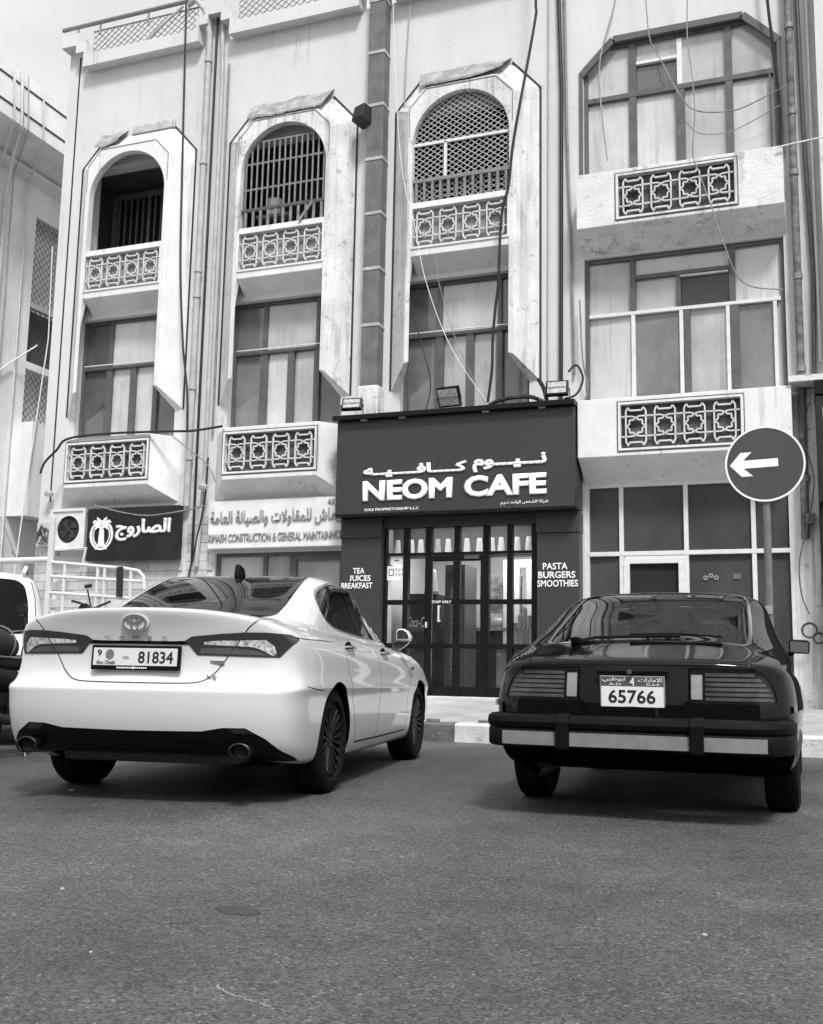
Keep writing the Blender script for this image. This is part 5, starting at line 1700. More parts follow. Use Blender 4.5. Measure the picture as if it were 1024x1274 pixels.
sm3 = lambda u, v, p: (u > .16) & (u < .88) & (v > .58) & (v < .97) & (p[:, 0] > .3)
dlo = [(2.80, .925), (2.52, 1.10), (2.28, 1.225), (2.0, 1.262), (1.66, 1.245), (1.44, 1.175), (1.20, 1.05), (1.06, .955), (1.4, .93), (2.0, .925)]
zr.append(region(Z, 'side_window', dlo, 'side', zglass, -.003, 'split', r=.04, step=.04, mask=sm3))
zr.append(dict(name='window_pillar', uv=strip_uv(Z, [(1.62, .935), (1.66, 1.24)], 'side', .05, mask=sm3), mat=gloss_black, push=.002, mode='split'))
# windscreen
fm_ = lambda u, v, p: (u > .58) & (v > .6) & (v < .99)
zr.append(region(Z, 'windscreen', [(-.004, 2.90), (.40, 2.86), (.58, 2.76), (.57, 2.62), (.52, 2.40), (.46, 2.28), (-.004, 2.27)], 'top', zglass, -.003, r=.03, mask=fm_))
zr[-1]['uv'] = [((1.0 if u > .996 else u), v) for u, v in zr[-1]['uv']]
for path in ([(1.52, .925), (1.56, .75), (1.54, .50), (1.50, .27)], [(2.72, .905), (2.76, .70), (2.72, .40), (2.68, .27)]):
    zr.append(dict(name='panel_gap', uv=strip_uv(Z, path, 'side', .008, mask=lambda u, v, p: (u > .16) & (u < .9) & (p[:, 0] > .3)), mat=seam_m, push=-.006, mode='split'))
build_skin(Z, zx, zr, blk, 160, 120)
wheel_arches(zx, [(ZAX[0], ZW), (ZAX[1], ZW)], .355, .42, .82)
MB().box(-.60, .60, .7, 4.05, .22, .28).build('underbody', under_m, zx)
zrim = mat('coupe_alloy', .35, .3, metal=.8)
for y in ZAX:
    for s in (-1, 1):
        make_wheel(zx, s * .762, y, ZW, .312, .195, tyre_m, zrim, 'classic', s, zrim)
# bumper: rubber beam with bright strips
rub = mat('bumper_rubber', .005, .6, spec=.10, noise=(10, .8, 1.2))
def bumper_path(off, z):
    return [(-.83 - off * .5, .42, z), (-.828 - off * .5, .16, z), (-.785 - off * .4, .03 - off * .6, z), (-.68, -.03 - off, z), (-.35, -.05 - off, z), (0, -.055 - off, z), (.35, -.05 - off, z), (.68, -.03 - off, z), (.785 + off * .4, .03 - off * .6, z), (.828 + off * .5, .16, z), (.83 + off * .5, .42, z)]
def sweep(mb_, sec):
    """sec: (offset, z) closed loop"""
    rows_ = [smooth_path(bumper_path(o_, z_), 4, False) for o_, z_ in sec]
    m_ = len(rows_[0]); n_ = len(rows_)
    vs_ = [p for r_ in rows_ for p in r_]
    fs_ = []
    for i in range(n_):
        j = (i + 1) % n_
        for k in range(m_ - 1):
            fs_.append((i * m_ + k, i * m_ + k + 1, j * m_ + k + 1, j * m_ + k))
    fs_.append(tuple(i * m_ for i in range(n_))); fs_.append(tuple(i * m_ + m_ - 1 for i in range(n_)))
    return mb_.add(vs_, fs_)
bump = sweep(MB(), [(-.12, .392), (.01, .384), (.035, .392), (.04, .405), (.04, .475), (.035, .485), (.028, .49), (.045, .50), (.055, .525), (.045, .552), (.02, .562), (-.12, .565)]).build('rear_bumper', rub, zx, smooth=28)
brt = mat('brushed_aluminium', .27, .4, metal=.35, noise=(14, .85, 1.1))
for a, b in ((-.715, -.405), (-.325, .320), (.395, .715)):
    q = MB()
    n = 10
    for k in range(n):
        xa, xb = a + (b - a) * k / n, a + (b - a) * (k + 1) / n
        _bp = np.array(smooth_path(bumper_path(.047, 0), 4, False)); f_ = lambda x: float(np.interp(x, _bp[:, 0], _bp[:, 1]))
        q.add([(xa, f_(xa), .400), (xb, f_(xb), .400), (xb, f_(xb), .472), (xa, f_(xa), .472), (xa, f_(xa) + .02, .397), (xb, f_(xb) + .02, .397), (xb, f_(xb) + .02, .476), (xa, f_(xa) + .02, .476)],
              [(0, 1, 2, 3), (0, 4, 5, 1), (3, 2, 6, 7)] + ([(0, 3, 7, 4)] if k == 0 else []) + ([(1, 5, 6, 2)] if k == n - 1 else []))
    q.build('bright_strip', brt, bump, smooth=30)
for x in (-.365, .358):
    MB().prism([(-.05, .372), (-.118, .382), (-.122, .49), (-.128, .53), (-.11, .572), (-.02, .575), (-.02, .372)], x - .038, x + .038, 'x').build('overrider', rub, bump, bevel=.01)
# plate, handle, lock
zp = MB().box(-.180, .180, -.008, .008, -.090, .090).build('plate_frame', mat('plate_edge', .45, .3, metal=.6), zx, bevel=.004, loc=(0, .062, .702), rot=(R(4), 0, 0))
MB().box(-.172, .172, -.012, -.0085, -.082, .03).build('number_plate', mat('plate_white2', .80, .4), zp)
MB().box(-.172, .172, -.0118, -.0085, .031, .082).build('plate_header', mat('plate_header_grey', .10, .4), zp)
o = lettering('lettering', '65766', (-.132, .128, -.062, .012), 0, dig, None, .001, .016); o.parent = zp; o.location = (0, -.0135, 0)
for t, b in (('4', (-.012, .014, .034, .080)), ('\uFEF2\uFE92\uFEC7\uFEEE\uFE91\uFE8D', (-.165, -.035, .052, .080)), ('\uFE95\uFE8D\uFEAD\uFE8E\uFEE3\uFEFB\uFE8D', (.035, .165, .050, .080)), ('A.D', (-.13, -.06, .036, .048)), ('U.A.E', (.08, .15, .036, .048))):
    o = lettering('lettering', t, b, 0, letter_white, None, .001, .004); o.parent = zp; o.location = (0, -.0135, 0)
MB().box(-.20, .20, .035, .075, .803, .823).build('plate_lamp_bar', trim_black, zx, bevel=.006)
MB().lathe([(0, .014), (-.02, .014), (-.02, .001)], 14, 'y', (-.01, .04, .813)).build('hatch_lock', chrome, zx, smooth=40)
# wiper, exhaust, side marker, mirrors
def on_rear(x, z, m=gm):
    u, v = Z.locate([(x, .60 + (z - 1.0) * 2.0)], (0, 1), m)[0]; return Z.at(u, v)[0] + Z.normal(u, v)[0] * .012 * (1 if Z.normal(u, v)[0][2] > 0 else -1)
q = MB()
pv = on_rear(.42, .985, lambda u, v, p: (u < .4) & (v < .8) & (v > .4)); pv[0] *= -1
tips = [on_rear(x, z) for x, z in ((.30, 1.016), (.05, 1.02), (.20, 1.03), (.45, 1.022))]
tips[0][0] *= -1; tips[1][0] *= -1
q.tube([tuple(pv), tuple(tips[0]), tuple(tips[1]), tuple(tips[2])], .010, 8)
q.lathe([(-.01, .001), (-.01, .03), (.02, .035), (.03, .001)], 12, 'z', tuple(pv))
wp_ = q.build('rear_wiper', trim_black, zx, smooth=50)
MB().tube([tuple(tips[1] + np.array([-.05, 0, .012])), tuple(tips[2] + np.array([0, 0, .012])), tuple(tips[3] + np.array([0, 0, .012]))], .006, 6).build('wiper_blade', trim_black, wp_)
MB().tube([(-.55, .75, .26), (-.56, .3, .25), (-.57, .10, .245)], .042, 16, caps=False).tube([(-.57, .10, .245), (-.57, .3, .245)], .034, 16, caps=False).build('exhaust_pipe', mat('exhaust_steel', .16, .4, metal=.8), zx, smooth=50)
for s in (-1, 1):
    mr = empty('door_mirror', (s * .735, 2.52, .96)); mr.parent = zx; mr.scale = (.82, 1, .88)
    MB().prism([(-.085, -.05), (.085, -.055), (.095, .045), (.07, .06), (-.07, .065), (-.09, .05)], -.03, .06, 'y').build('mirror_housing', trim_black, mr, bevel=.02, loc=(s * .17, 0, .07))
    MB().prism([(-.075, -.042), (.075, -.046), (.08, .038), (-.075, .05)], -.036, -.032, 'y').build('mirror_glass', mat('coupe_mirror_glass', .85, .05, metal=1), mr, loc=(s * .17, 0, .07))
    MB().tube([(0, .03, -.03), (s * .12, .02, .03)], .022, 8).build('mirror_arm', trim_black, mr, smooth=50)
    p = Z.at(*Z.locate([(.35, .62)], (1, 2), lambda u, v, p: (u > .08) & (u < .5) & (v < .6))[0])[0]
    MB().box(-.006, .008, -.05, .05, -.018, .018).build('side_marker', lens_white, zx, loc=(s * p[0], .35, .62), bevel=.003)
# interior seen through the glass
it = mat('coupe_interior', .02, .7)
MB().box(-.62, .62, .6, 2.8, .42, .48).build('cabin_floor', it, zx)
MB().prism([(2.55, .5), (2.95, .5), (2.95, .86), (2.78, .90), (2.6, .84)], -.66, .66, 'x').build('dashboard', it, zx, bevel=.02)
MB().prism([(.62, .48), (.62, .93), (1.3, .86), (1.3, .48)], -.58, .58, 'x').build('luggage_cover', mat('coupe_carpet', .03, .9), zx, bevel=.03)
for s in (-1, 1):
    st = MB().prism([(1.62, .5), (1.58, 1.0), (1.64, 1.02), (1.78, .62), (2.2, .62), (2.2, .5)], s * .36 - .23, s * .36 + .23, 'x').build('seat', it, zx, bevel=.04)
    MB().prism([(1.55, 1.03), (1.53, 1.18), (1.60, 1.18), (1.63, 1.03)], s * .36 - .12, s * .36 + .12, 'x').build('headrest', it, st, bevel=.03)
MB().lathe([(-.012, .165), (0, .18), (.012, .165), (0, .15)], 24, 'y', (-.36, 2.42, .86), close=True).build('steering_wheel', it, zx, smooth=50)
MB().box(-.11, .11, 2.20, 2.24, 1.20, 1.26).build('rear_view_mirror', trim_black, zx, bevel=.01)
q = MB()
for k in range(26):
    if k not in (6, 7, 15, 21): q.box(-.42 + .033 * k, -.42 + .033 * k + .02, -.001, .001, 0, .045 + .01 * (k % 3 == 0))
q.build('sun_strip', mat('strip_print', .16, .6), zx, loc=(.05, 2.66, 1.03), rot=(R(38), 0, 0))

# ================================================================== white SUV at the left edge
suv = empty('white_suv', (-7.75, 8.04, 0), R(42), 'white SUV with roof rails and large dark rear window at the left edge', 'car')
VL = [
 LV(.12, .28, .78, (.24, .24), 3.62, .28),
 LV(.03, .36, .84, (.30, .30), 3.72, .36),
 LV(.0, .55, .875, (.50, .50), 3.77, .52),
 LV(.0, .75, .885, (.70, .68), 3.76, .66),
 LV(.03, .90, .882, (.86, .82), 3.72, .80),
 LV(.06, 1.02, .875, (1.0, .95), 3.60, .92),
 LV(.07, 1.06, .865, (1.05, 1.0), 3.50, .96),
 LV(.08, 1.09, .855, (1.08, 1.03), 2.98, 1.04),
 LV(.12, 1.25, .825, (1.24, 1.22), 2.75, 1.22),
 LV(.18, 1.45, .78, (1.45, 1.45), 2.48, 1.46),
 LV(.24, 1.60, .735, (1.60, 1.60), 2.28, 1.61, rc=.9),
 LV(.30, 1.68, .68, (1.67, 1.67), 2.15, 1.67, rc=.8),
 LV(.42, 1.715, .55, (1.71, 1.71), 2.0, 1.70, rc=.7),
 LV(.6, 1.737, .3, (1.737, 1.737), 1.9, 1.722, rc=.6),
 LV(.8, 1.738, .0, (1.738, 1.738), 1.8, 1.723, rc=.5),
]
V = Skin(ring_net(VL))
vr = [dict(name='hole', uv=arch_region(V, y, .36, .40), mat=None) for y in (.78, 3.02)]
vm = lambda u, v, p: (u < .36) & (v > .3)
vr.append(region(V, 'rear_window', [(-.004, 1.08), (.60, 1.08), (.655, 1.12), (.64, 1.40), (.60, 1.57), (.52, 1.63), (-.004, 1.65)], 'rear', mat('suv_glass', .006, .12, spec=.12), -.004, r=.05, mask=vm))
vr[-1]['uv'] = [((0.0 if u < .006 else u), v) for u, v in vr[-1]['uv']]
vr.append(region(V, 'tail_lamp', [(.67, .95), (.67, 1.20), (.72, 1.25), (.80, 1.24), (.86, 1.14), (.875, .97)], 'rear', lam_mid, .008, 'split', r=.03, mask=vm))
vr.append(region(V, 'side_window', [(.45, 1.13), (.50, 1.55), (1.9, 1.58), (2.35, 1.42), (2.7, 1.12)], 'side', tint, -.003, 'split', r=.06, mask=lambda u, v, p: (u > .12) & (u < .9) & (v > .4) & (p[:, 0] > .3)))
vr.append(dict(name='panel_gap', uv=strip_uv(V, [(.72, 1.26), (.705, 1.45), (.66, 1.62)], 'rear', .008, mask=vm), mat=seam_m, push=-.006, mode='split'))
build_skin(V, suv, vr, mat('white_suv_paint', .78, .3, coat=.8), 110, 80)
wheel_arches(suv, [(.78, .35), (3.02, .35)], .41, .45, .86)
MB().box(-.75, .75, .1, 3.6, .26, .32).build('underbody', under_m, suv)
for y in (.78, 3.02):
    for s in (-1, 1):
        make_wheel(suv, s * .755, y, .35, .35, .225, tyre_m, zrim, 'classic', s, zrim)
for s in (-1, 1):
    MB().tube([(s * .58, .40, 1.70), (s * .60, .46, 1.765), (s * .60, 1.0, 1.785), (s * .58, 1.9, 1.76), (s * .56, 2.0, 1.70)], .022, 8).build('roof_rail', pipe_white, suv, smooth=50)
    MB().box(-.025, .025, -.03, .03, 0, .06).build('rail_foot', trim_black, suv, loc=(s * .60, .75, 1.715))
    mr = MB().lathe([(-.05, .09), (0, .11), (.08, .08), (.11, .001)], 16, 'y').build('door_mirror', trim_black, suv, smooth=50, loc=(s * .98, 2.55, 1.12))
MB().box(-.35, .35, -.02, .04, .80, .92).build('plate_recess', trim_black, suv, bevel=.01)
MB().box(-.88, .88, -.05, .1, .34, .56).build('rear_bumper', mat('suv_bumper', .10, .6), suv, bevel=.04)

# ================================================================== dark motorcycle beside the SUV
mc = empty('motorcycle', (-6.66, 6.95, 0), R(3), 'dark motorcycle with round mirrors parked at the left edge beside the sedan', 'motorcycle')
mk_b = mat('motorcycle_black', .012, .4, spec=.5)
mk_c = mat('motorcycle_vinyl', .018, .7, noise=(10, .7, 1.4))
for y, r_ in ((.28, .30), (1.55, .30)):
    w = MB().lathe([(-.05, r_ - .09), (-.055, r_ - .03), (0, r_), (.055, r_ - .03), (.05, r_ - .09)], 36, 'x', (0, y, r_), close=True).build('wheel', tyre_m, mc, smooth=50)
    MB().lathe([(-.03, r_ - .09), (-.03, r_ - .11), (.03, r_ - .11), (.03, r_ - .09)], 36, 'x', (0, y, r_), close=True).build('rim', zrim, w, smooth=40)
    q = MB()
    for k in range(6):
        a = math.pi * k / 3
        q.bar((0, y, r_), (0, y + (r_ - .1) * math.cos(a), r_ + (r_ - .1) * math.sin(a)), .03, .04, up=(1, 0, 0))
    q.build('spokes', zrim, w)
MB().tube([(0, .28, .30), (0, .65, .42), (0, 1.05, .42), (0, 1.25, .85), (0, .55, .72), (0, .28, .75)], .03, 8).build('frame', mk_b, mc, smooth=50)
MB().box(-.15, .15, .62, 1.08, .28, .62).build('engine', mat('engine_dark', .05, .5, metal=.5, noise=(14, .5, 1.5)), mc, bevel=.05)
def blob(rings, n=18):
    q = MB(); vs_ = []
    for (cx, cy, cz, rx, rz) in rings:
        for k in range(n):
            a = 2 * math.pi * k / n
            vs_.append((cx + rx * math.copysign(abs(math.cos(a)) ** .8, math.cos(a)), cy, cz + rz * math.copysign(abs(math.sin(a)) ** .8, math.sin(a))))
    fs_ = [(i * n + k, i * n + (k + 1) % n, (i + 1) * n + (k + 1) % n, (i + 1) * n + k) for i in range(len(rings) - 1) for k in range(n)]
    fs_ += [tuple(range(n)), tuple((len(rings) - 1) * n + k for k in range(n))]
    return q.add(vs_, fs_)
blob([(0, .92, .86, .10, .07), (0, 1.0, .90, .16, .12), (0, 1.15, .93, .18, .14), (0, 1.32, .92, .14, .12), (0, 1.40, .90, .06, .06)]).build('fuel_tank', mk_b, mc, smooth=50)
blob([(0, .12, .84, .08, .03), (0, .2, .83, .14, .06), (0, .5, .80, .16, .07), (0, .85, .80, .14, .07), (0, .98, .82, .08, .05)]).build('seat', mk_c, mc, smooth=50)
blob([(0, -.02, .66, .05, .04), (0, .04, .70, .12, .07), (0, .3, .70, .15, .10), (0, .6, .66, .15, .12)]).build('tail_fairing', mk_b, mc, smooth=50)
for s in (-1, 1):
    MB().tube([(s * .09, 1.55, .30), (s * .09, 1.36, .92), (s * .09, 1.31, 1.06)], .024, 8).build('fork_leg', zrim, mc, smooth=50)
    MB().tube([(s * .06, 1.30, 1.06), (s * .25, 1.24, 1.10), (s * .40, 1.12, 1.08)], [.014, .014, .02], 8).build('handlebar', mk_b, mc, smooth=50)
    m_ = MB().tube([(s * .28, 1.22, 1.10), (s * .33, 1.22, 1.26)], .008, 6).build('mirror', mk_b, mc)
    MB().lathe([(-.012, .001), (-.012, .055), (.01, .06), (.02, .04), (.02, .001)], 16, 'y', (s * .34, 1.21, 1.30)).build('mirror_head', mk_b, m_, smooth=50)
    MB().tube([(s * .24, .75, .30), (s * .30, .75, .30)], .02, 8).build('foot_peg', mk_b, mc)
    MB().tube([(s * .17, .9, .30), (s * .19, .4, .32), (s * .19, -.02, .40)], [.03, .045, .05], 10).build('exhaust', mat('exhaust_dark', .06, .4, metal=.7), mc, smooth=50)
MB().lathe([(-.02, .06), (.02, .09), (.08, .095), (.09, .07), (.09, .001)], 18, 'y', (0, 1.38, 1.0)).build('headlight', chrome, mc, smooth=50)
MB().box(-.05, .05, -.06, -.02, .62, .68).build('tail_light', lam_mid, mc, bevel=.008)
MB().box(-.09, .09, -.10, -.09, .42, .56).build('plate', mat('plate_white2', .8, .4), mc)
MB().tube([(.1, .7, .3), (.26, .62, 0)], .014, 6).build('side_stand', mk_b, mc)
bag = blob([(0, 0, .9, .14, .05), (0, .06, .95, .19, .12), (0, .22, .97, .20, .15), (0, .4, .96, .21, .13), (0, .55, .93, .17, .10), (0, .62, .91, .10, .06)]).build('rolled_cover', mk_c, mc, smooth=50)
for y_ in (.12, .44):
    q = MB(); q.tube([(.215 * math.cos(a), y_, .96 + .155 * math.sin(a)) for a in [2 * math.pi * k / 20 for k in range(20)]], .010, 6, closed=True); q.build('strap', mat('strap_grey', .12, .7), bag, smooth=50)
MB().tube([(-.16, .62, .84), (-.17, .1, .86), (-.10, -.06, .88), (.10, -.06, .88), (.17, .1, .86), (.16, .62, .84)], .012, 8).build('grab_rail', chrome, mc, smooth=50)
for s in (-1, 1):
    MB().tube([(s * .08, -.03, .68), (s * .20, -.04, .68)], .008, 6).lathe([(-.02, .001), (-.02, .026), (.03, .03), (.035, .001)], 12, 'y', (s * .21, -.04, .68)).build('turn_signal', lam_mid, mc, smooth=50)
    MB().tube([(s * .40, 1.12, 1.08), (s * .34, 1.22, 1.07), (s * .30, 1.24, 1.09)], .006, 6).build('brake_lever', chrome, mc, smooth=50)
MB().prism([(.55, .52), (.95, .50), (1.0, .70), (.60, .74)], .165, .185, 'x').build('side_panel', mat('motorcycle_side_panel', .30, .3, coat=.5), mc, bevel=.008)
# ------------------------------------------------------------------ round arrow sign
ts = empty('traffic_sign', (-.52, 12.2, .22), label='round dark traffic sign with white left arrow on a grey pole', cat='traffic sign')
MB().lathe([(-.012, .001), (-.012, .405), (.0, .408), (.006, .408), (.006, .001)], 56, 'y', (-.02, 0, 2.90)).build('disc', mat('sign_face', .068, .35, spec=.4, noise=(1.5, .93, 1.06)), ts, smooth=30)
MB().lathe([(-.016, .402), (-.016, .422), (.008, .422), (.008, .402)], 56, 'y', (-.02, 0, 2.90), close=True).build('rim', letter_white, ts, smooth=30)
ax, az = -.02, 2.90
arrow = [(-.27, 0), (-.15, .135), (-.03, .135), (-.125, .045), (.24, .045), (.24, -.045), (-.125, -.045), (-.03, -.135), (-.15, -.135)]
MB().prism([(ax + x, az + z + .005) for x, z in arrow], -.0175, -.0135, 'y').build('arrow', letter_white, ts, rot=(0, R(-2), 0), loc=(.1 * 0 - .10 * 0, 0, 0))
MB().tube([(-.02, .05, 0), (-.02, .05, 3.1)], .042, 14).build('pole', mat('galvanised_pole', .16, .5, metal=.2, noise=(6, .8, 1.2)), ts, smooth=40)
MB().box(-.075, -.035, -.004, .0, 1.26, 1.33).box(-.055, .01, .0, .004, 1.25, 1.34).build('pole_label', mat('pole_label', .3, .6), ts)
MB().lathe([(0, .10), (.015, .10), (.03, .05), (.05, .045)], 16, 'z', (-.02, .05, 0)).build('base_plate', steel_grey, ts)

# ------------------------------------------------------------------ loose cables on the facade, each its own thing
def spline(pts, n=8):
    out = []
    P = [np.array(p, float) for p in pts]
    for i in range(len(P) - 1):
        p0, p1, p2, p3 = P[max(i - 1, 0)], P[i], P[i + 1], P[min(i + 2, len(P) - 1)]
        for k in range(n):
            t = k / n
            out.append(tuple(.5 * ((2 * p1) + (p2 - p0) * t + (2 * p0 - 5 * p1 + 4 * p2 - p3) * t * t + (3 * p1 - p0 - 3 * p2 + p3) * t ** 3)))
    out.append(tuple(P[-1]))
    return out
def cable(pts, y, r, m, label, name='cable', group='loose cables on the facade'):
    p = [(a, y if not isinstance(y, (list, tuple)) else y[i], b) for i, (a, b) in enumerate(pts)]
    o = MB().tube(spline(p), r, 6).build(name, m, smooth=60)
    return tag(o, label, 'cable', group)
cable([(-3.70, 12.2), (-3.73, 10.87), (-3.75, 10.48), (-4.06, 8.72), (-4.14, 7.97), (-4.25, 7.48), (-4.29, 6.49), (-4.33, 6.12), (-4.37, 5.63), (-4.38, 5.15), (-4.44, 4.67)], 14.5, .021, cable_black, 'thick black cable hanging in front of the mesh covered arch')
cable([(-4.42, 4.62), (-4.28, 4.68), (-4.04, 4.71), (-3.80, 4.70), (-3.62, 4.62)], 14.5, .03, cable_black, 'short fat black cable lying on the cafe cornice')
cable([(-6.08, 12.2), (-6.07, 11.39), (-6.03, 10.55), (-5.91, 8.9), (-5.78, 8.09), (-5.63, 7.54), (-5.43, 6.62), (-5.03, 5.58), (-4.46, 4.68)], 14.5, .006, mat('cable_white', .7, .6), 'thin white cable sagging across the window above the cafe sign')
cable([(-5.9, 12.1), (-5.97, 10.77), (-6.0, 9.52), (-6.01, 8.16)], 14.9, .010, cable_grey, 'thin grey cable running down left of the mesh arch')
cable([(-5.33, 7.1), (-5.23, 6.5), (-4.94, 5.6), (-4.52, 4.7)], 14.6, .006, steel_grey, 'fine dark wire crossing the window above the cafe sign')
cable([(-5.84, 6.9), (-5.79, 6.44), (-5.59, 5.72), (-5.44, 5.13), (-5.51, 4.68)], 14.8, .009, cable_black, 'thin black cable on left panes above the cafe sign')
cable([(-2.15, 11.9), (-2.1, 10.5), (-2.05, 9.92), (-1.95, 9.69), (-1.68, 9.06), (-1.44, 8.72), (-.97, 8.62), (-.67, 8.68), (-.35, 8.81), (-.20, 8.85)], 14.6, .009, steel_grey, 'grey cable looping low across the octagonal window')
cable([(-1.48, 11.9), (-1.5, 10.34), (-1.51, 9.78), (-1.46, 9.21), (-1.43, 8.6), (-1.47, 8.01), (-1.39, 7.7), (-1.25, 7.23), (-1.09, 6.66), (-.94, 6.19), (-.74, 5.98), (-.34, 5.89)], 14.45, .009, steel_grey, 'grey cable dropping over the upper wide balcony lattice')
cable([(-2.45, 11.9), (-2.6, 10.87), (-2.83, 10.0), (-2.84, 9.35), (-2.74, 8.31)], 14.9, .012, cable_grey, 'pale cable on the left edge of the octagonal window')
cable([(-1.58, 8.62), (-1.39, 8.41), (-1.01, 8.36), (-.68, 8.47), (-.31, 8.64)], 14.7, .007, steel_grey, 'shorter wire curving under the looping cable on the octagonal window')
cable([(-.5, 11.9), (-.43, 10.32), (-.37, 9.57), (-.31, 8.7), (-.32, 8.0)], 14.8, .024, cable_black, 'black cable down the right edge of the octagonal window')
cable([(-.36, 7.93), (-.02, 7.96), (.8, 8.02)], 14.5, .012, mat('cable_white', .7, .6), 'white cable leaving rightwards from the upper wide balcony')
cable([(-10.14, 12.5), (-10.12, 12.3), (-10.03, 9.47), (-9.96, 7.56), (-9.83, 6.13), (-9.70, 5.29), (-9.66, 4.6)], 14.72, .018, cable_black, 'long black cable hanging beside the leftmost arch')
cable([(-12.46, 4.02), (-12.38, 4.21), (-12.15, 4.41), (-11.91, 4.60), (-11.0, 4.635), (-9.98, 4.60), (-9.44, 4.58), (-8.9, 4.62)], 14.56, .020, cable_black, 'thick black cable bending over the lower left lattice balcony')
cable([(-9.86, 4.55), (-9.55, 4.32), (-9.11, 3.99), (-8.95, 3.7)], 14.5, .010, steel_grey, 'thin cable drooping between the two lower lattice balconies')
cable([(-11.4, 3.45), (-10.79, 3.30), (-10.31, 3.24), (-9.67, 3.29), (-9.25, 3.36)], 14.7, .012, steel_grey, 'sagging cable across the top of the black sign')
cable([(-9.35, 4.2), (-9.38, 3.5), (-9.5, 2.8), (-9.62, 2.2), (-9.66, 1.6)], 14.9, .014, cable_black, 'black cable slanting down the stone tiles left of the white sign')
cable([(-3.70, 4.97), (-3.62, 4.82), (-3.57, 4.61)], 14.55, .03, cable_black, 'short stiff black cable end near the right floodlight')
cable([(-3.32, 4.64), (-3.14, 4.70), (-3.05, 4.92), (-3.14, 5.12), (-3.26, 5.03)], 14.53, .016, cable_black, 'curled black cable beside the right floodlight')
cable([(-3.20, 4.5), (-3.12, 4.62), (-3.05, 4.9), (-3.12, 5.3), (-3.16, 6.2)], 14.86, .012, steel_grey, 'grey cable climbing left of the wide window above the shop')
cable([(-.05, 4.4), (-.1, 4.3), (-.15, 3.9), (-.05, 3.4), (-.11, 2.92), (-.26, 2.29), (-.25, 1.86), (-.16, 1.6)], 14.72, .008, steel_dark, 'thin wire trailing down the worn column beside the shop')
for (cx, cz, rr, lb) in ((-.17, 1.40, .10, 'larger wire coil hung low on the worn column'), (-.06, 1.30, .075, 'smaller wire coil hung beside the larger one on the column')):
    q = MB()
    for k in range(3):
        q.tube([(cx + (rr - .008 * k) * math.cos(a), 14.78 + .012 * k, cz + (rr - .008 * k) * math.sin(a)) for a in [2 * math.pi * j / 20 for j in range(20)]], .007, 5, closed=True)
    tag(q.build('wire_coil', steel_dark, smooth=60), lb, 'wire coil', 'wire coils on the column')
# small fittings on the walls
t = tag(MB().box(-.17, -.05, 14.72, 14.84, 2.78, 2.92).build('junction_box', steel_dark, bevel=.01), 'small dark junction box on the worn column under the arrow sign', 'junction box')
t = tag(MB().lathe([(0, .001), (0, .07), (.05, .08), (.09, .05), (.09, .001)], 14, 'z', (-12.5, 14.86, 3.68)).build('wall_lamp', mat('lamp_grey', .4, .4), smooth=40), 'small round wall lamp on the corner above the fan', 'lamp')
t = tag(MB().lathe([(0, .001), (0, .07), (.05, .08), (.09, .05), (.09, .001)], 14, 'z', (-9.36, 14.80, 3.65)).build('wall_lamp', mat('lamp_grey', .4, .4), smooth=40), 'small round wall lamp left of the white sign', 'lamp')
q = MB()
for k in range(9):
    a = [(-12.75 + .35 * random.random(), 14.9 - .12 * random.random(), 2.85 + .3 * random.random()) for _ in range(4)]
    q.tube(spline(a), .01, 5)
tag(q.build('meter_wiring', steel_dark), 'tangle of dark wiring on the corner beside the fan', 'wiring')

t = empty('bucket', (-8.40, 15.10, 8.33), 0, 'pale bucket standing behind the barred arch of the second bay', 'bucket')
MB().box(-.3, .3, -.1, .1, -.05, 0).build('ledge', steel_dark, t)
MB().lathe([(0, .001), (0, .10), (.26, .14), (.27, .145), (.255, .135), (.02, .09)], 18, 'z').build('pail', mat('bucket_pale', .5, .6, noise=(6, .7, 1.1)), t, smooth=40)
# ------------------------------------------------------------------ white tubular barrier
br = empty('pipe_barrier', (-10.6, 13.3, .32), label='white tubular steel barrier on the pavement behind the sedan', cat='barrier')
BI = Matrix.Translation((10.6, -13.3, -.32))
def BRP(o): o.parent = br; o.matrix_parent_inverse = BI; return o
wp = mat('white_gloss_pipe', .66, .35, noise=(5, .88, 1.04))
Yb = 13.3
BRP(MB().bar((-11.07, Yb, .30), (-11.07, Yb, 3.05), .085, .07).build('post', wp, bevel=.01))
BRP(MB().tube([(-13.5, Yb, 2.37), (-11.1, Yb, 2.38)], .05, 12).build('rail', wp, smooth=40))
BRP(MB().tube([(-11.04, Yb, 2.34), (-9.7, Yb, 2.22), (-9.45, Yb, 2.18), (-9.36, Yb, 2.10), (-9.33, Yb, 1.9), (-9.33, Yb, .3)], .028, 10).build('rail', wp, smooth=40))
BRP(MB().tube([(-11.04, Yb, 2.12), (-9.36, Yb, 2.02)], .028, 8).build('rail', wp, smooth=40))
BRP(MB().tube([(-11.04, Yb, 1.87), (-9.36, Yb, 1.76)], .028, 8).build('rail', wp, smooth=40))
for x, zt in ((-10.79, 2.31), (-10.18, 2.26), (-10.05, 2.25), (-9.58, 2.20)):
    BRP(MB().tube([(x, Yb, .3), (x, Yb, zt)], .026, 8).build('upright', wp, smooth=40))
BRP(MB().tube([(-10.88, Yb + .1, 2.54), (-10.50, Yb + .1, 2.56), (-10.58, Yb + .1, 2.12), (-10.88, Yb + .1, 2.10)], .022, 8).build('stay', wp, smooth=40))
BRP(MB().bar((-9.74, Yb - .06, 2.24), (-9.72, Yb - .06, 1.80), .085, .05).build('wrapped_strap', black_line))

